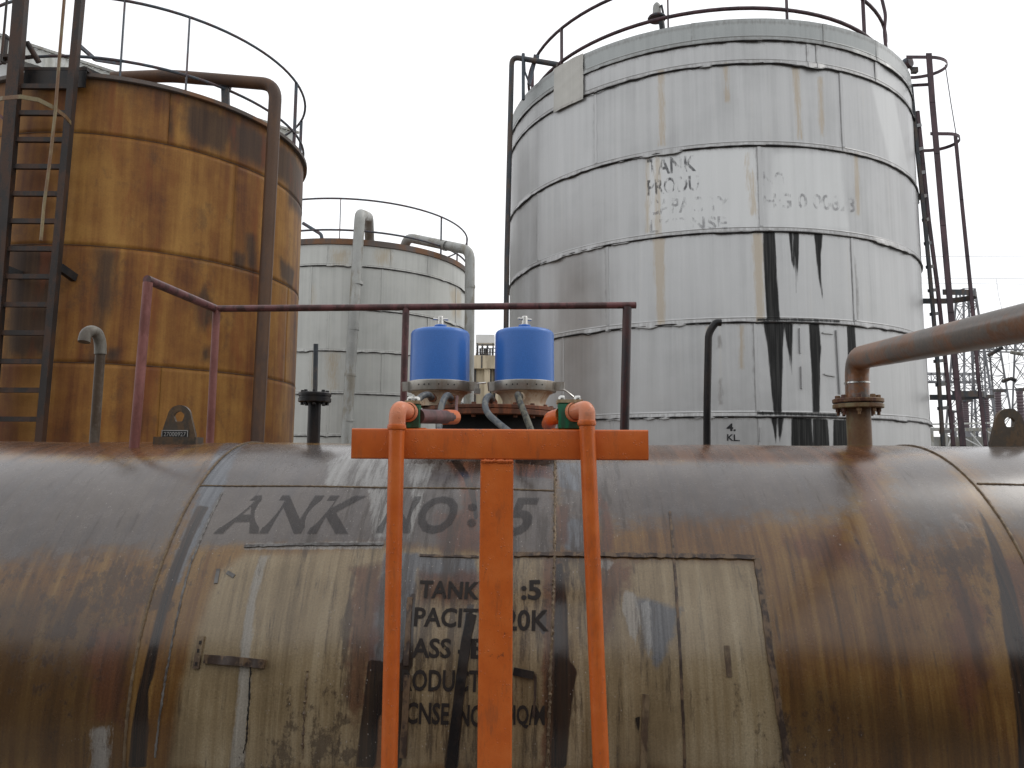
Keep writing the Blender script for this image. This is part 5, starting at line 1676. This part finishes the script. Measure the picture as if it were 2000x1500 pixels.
ribbed(1997, 764, 850, 40, .18, 'brown post insulator at the picture edge above the lifting lug')
ribbed(1888, 785, 835, 44, .18, 'brown post insulator nearest the big grey tank')
ribbed(1927, 778, 835, 44, .22, 'thick dark post insulator between the ladder cage and the lug')
ribbed(1862, 806, 835, 48, .13, 'thin post insulator between the two ladder straps')

def wire(pts, label, r=.018, Y=55, sag=0):
    a, c = P(*pts[0], pts[0][2] if len(pts[0]) > 2 else Y) if False else P(pts[0][0], pts[0][1], Y), P(pts[1][0], pts[1][1], Y + 4)
    q = [a + (c - a) * u - np.array([0, 0, sag * 4 * u * (1 - u)]) for u in np.linspace(0, 1, 14)]
    b = MB(); b.tube(q, r, 5); o = b.build('power_line', M['wire'], origin=a); tag(o, label, 'power line', 'power lines over the substation')
wire([(1800, 501), (2080, 502)], 'topmost thin power line, high above the rusty pipe', .016)
wire([(1800, 543), (2080, 545)], 'power line just above the ladder hoop height, upper of a close pair', .016)
wire([(1800, 553), (2080, 556)], 'power line just above the ladder hoop height, lower of a close pair', .014)
wire([(1915, 725), (2080, 680)], 'power line climbing towards the edge under the truss beam', .016)
wire([(1915, 760), (2080, 762)], 'straight busbar wire joining the post insulator caps', .03, 40)
b = MB(); q = [P(1946, 545, 56), P(1950, 575, 56), P(1958, 610, 56), P(1966, 660, 56), P(1972, 720, 56), P(1964, 765, 56)]
b.tube(q, .014, 5); o = b.build('jumper_wire', M['wire'], origin=q[0]); tag(o, 'loose hanging jumper wire dropping from the power line pair', 'wire')
for (x0, y0, x1, y1, lab) in ((1930, 695, 1958, 678, 'dark slanting string insulator under the truss beam'), (1974, 688, 1998, 692, 'pale slanting string insulator at the truss beam by the picture edge'),
                              (1958, 745, 1972, 740, 'small dark string insulator above the lug, lower on its slope'), (1973, 739, 1984, 743, 'small dark string insulator above the lug, nearer the picture edge')):
    a, c = P(x0, y0, 50), P(x1, y1, 50)
    b = MB(); n = 12
    pr = []
    L = np.linalg.norm(c - a)
    for k in range(n):
        pr += [(.04, L * k / n), (.13, L * (k + .3) / n), (.13, L * (k + .6) / n), (.04, L * (k + .9) / n)]
    b.lathe(pr, a, 10, tuple((c - a) / L)); o = b.build('string_insulator', M['galv'] if 'pale' in lab else M['darksteel'], origin=a); tag(o, lab, 'insulator', 'string insulators of the substation')

# low transformer bund with diagonal bars
a, c = P(1822, 838, 36), P(1945, 868, 36)
t = thing('transformer_bay', 'low grey steel bay with white diagonal bars between the ladder and the lug', 'transformer bay', ((a[0] + c[0]) / 2, 36, 0))
b = MB(); b.box((a[0], 36.6, .01), (c[0] + .6, 39, a[2] - .35)); b.build('housing', M['galv'], t, smooth=False)
b = MB(); b.bar((a[0], 36.3, a[2]), (c[0] + .6, 36.3, a[2]), .2, .16); b.build('top_beam', M['galv'], t, smooth=False)
b = MB(); b.bar((a[0], 36.4, a[2] + .25), (c[0] + .6, 36.4, a[2] + .35), .12, .08); b.build('top_pipe', M['sheetroof'], t, smooth=False)
for x in np.linspace(a[0] + .1, c[0] + .5, 6):
    b = MB(); b.bar((x, 36.3, .01), (x, 36.3, a[2] - .09), .12, .12); b.build('column', M['galv'], t, smooth=False)
for (x0, y0, x1, y1) in ((1896, 846, 1918, 872), (1882, 855, 1916, 873), (1922, 838, 1934, 846), (1860, 850, 1852, 872)):
    b = MB(); b.bar(P(x0, y0, 36.0), P(x1, y1, 36.0), .05, .05); b.build('diagonal_bar', M['whitewall'], t, smooth=False)
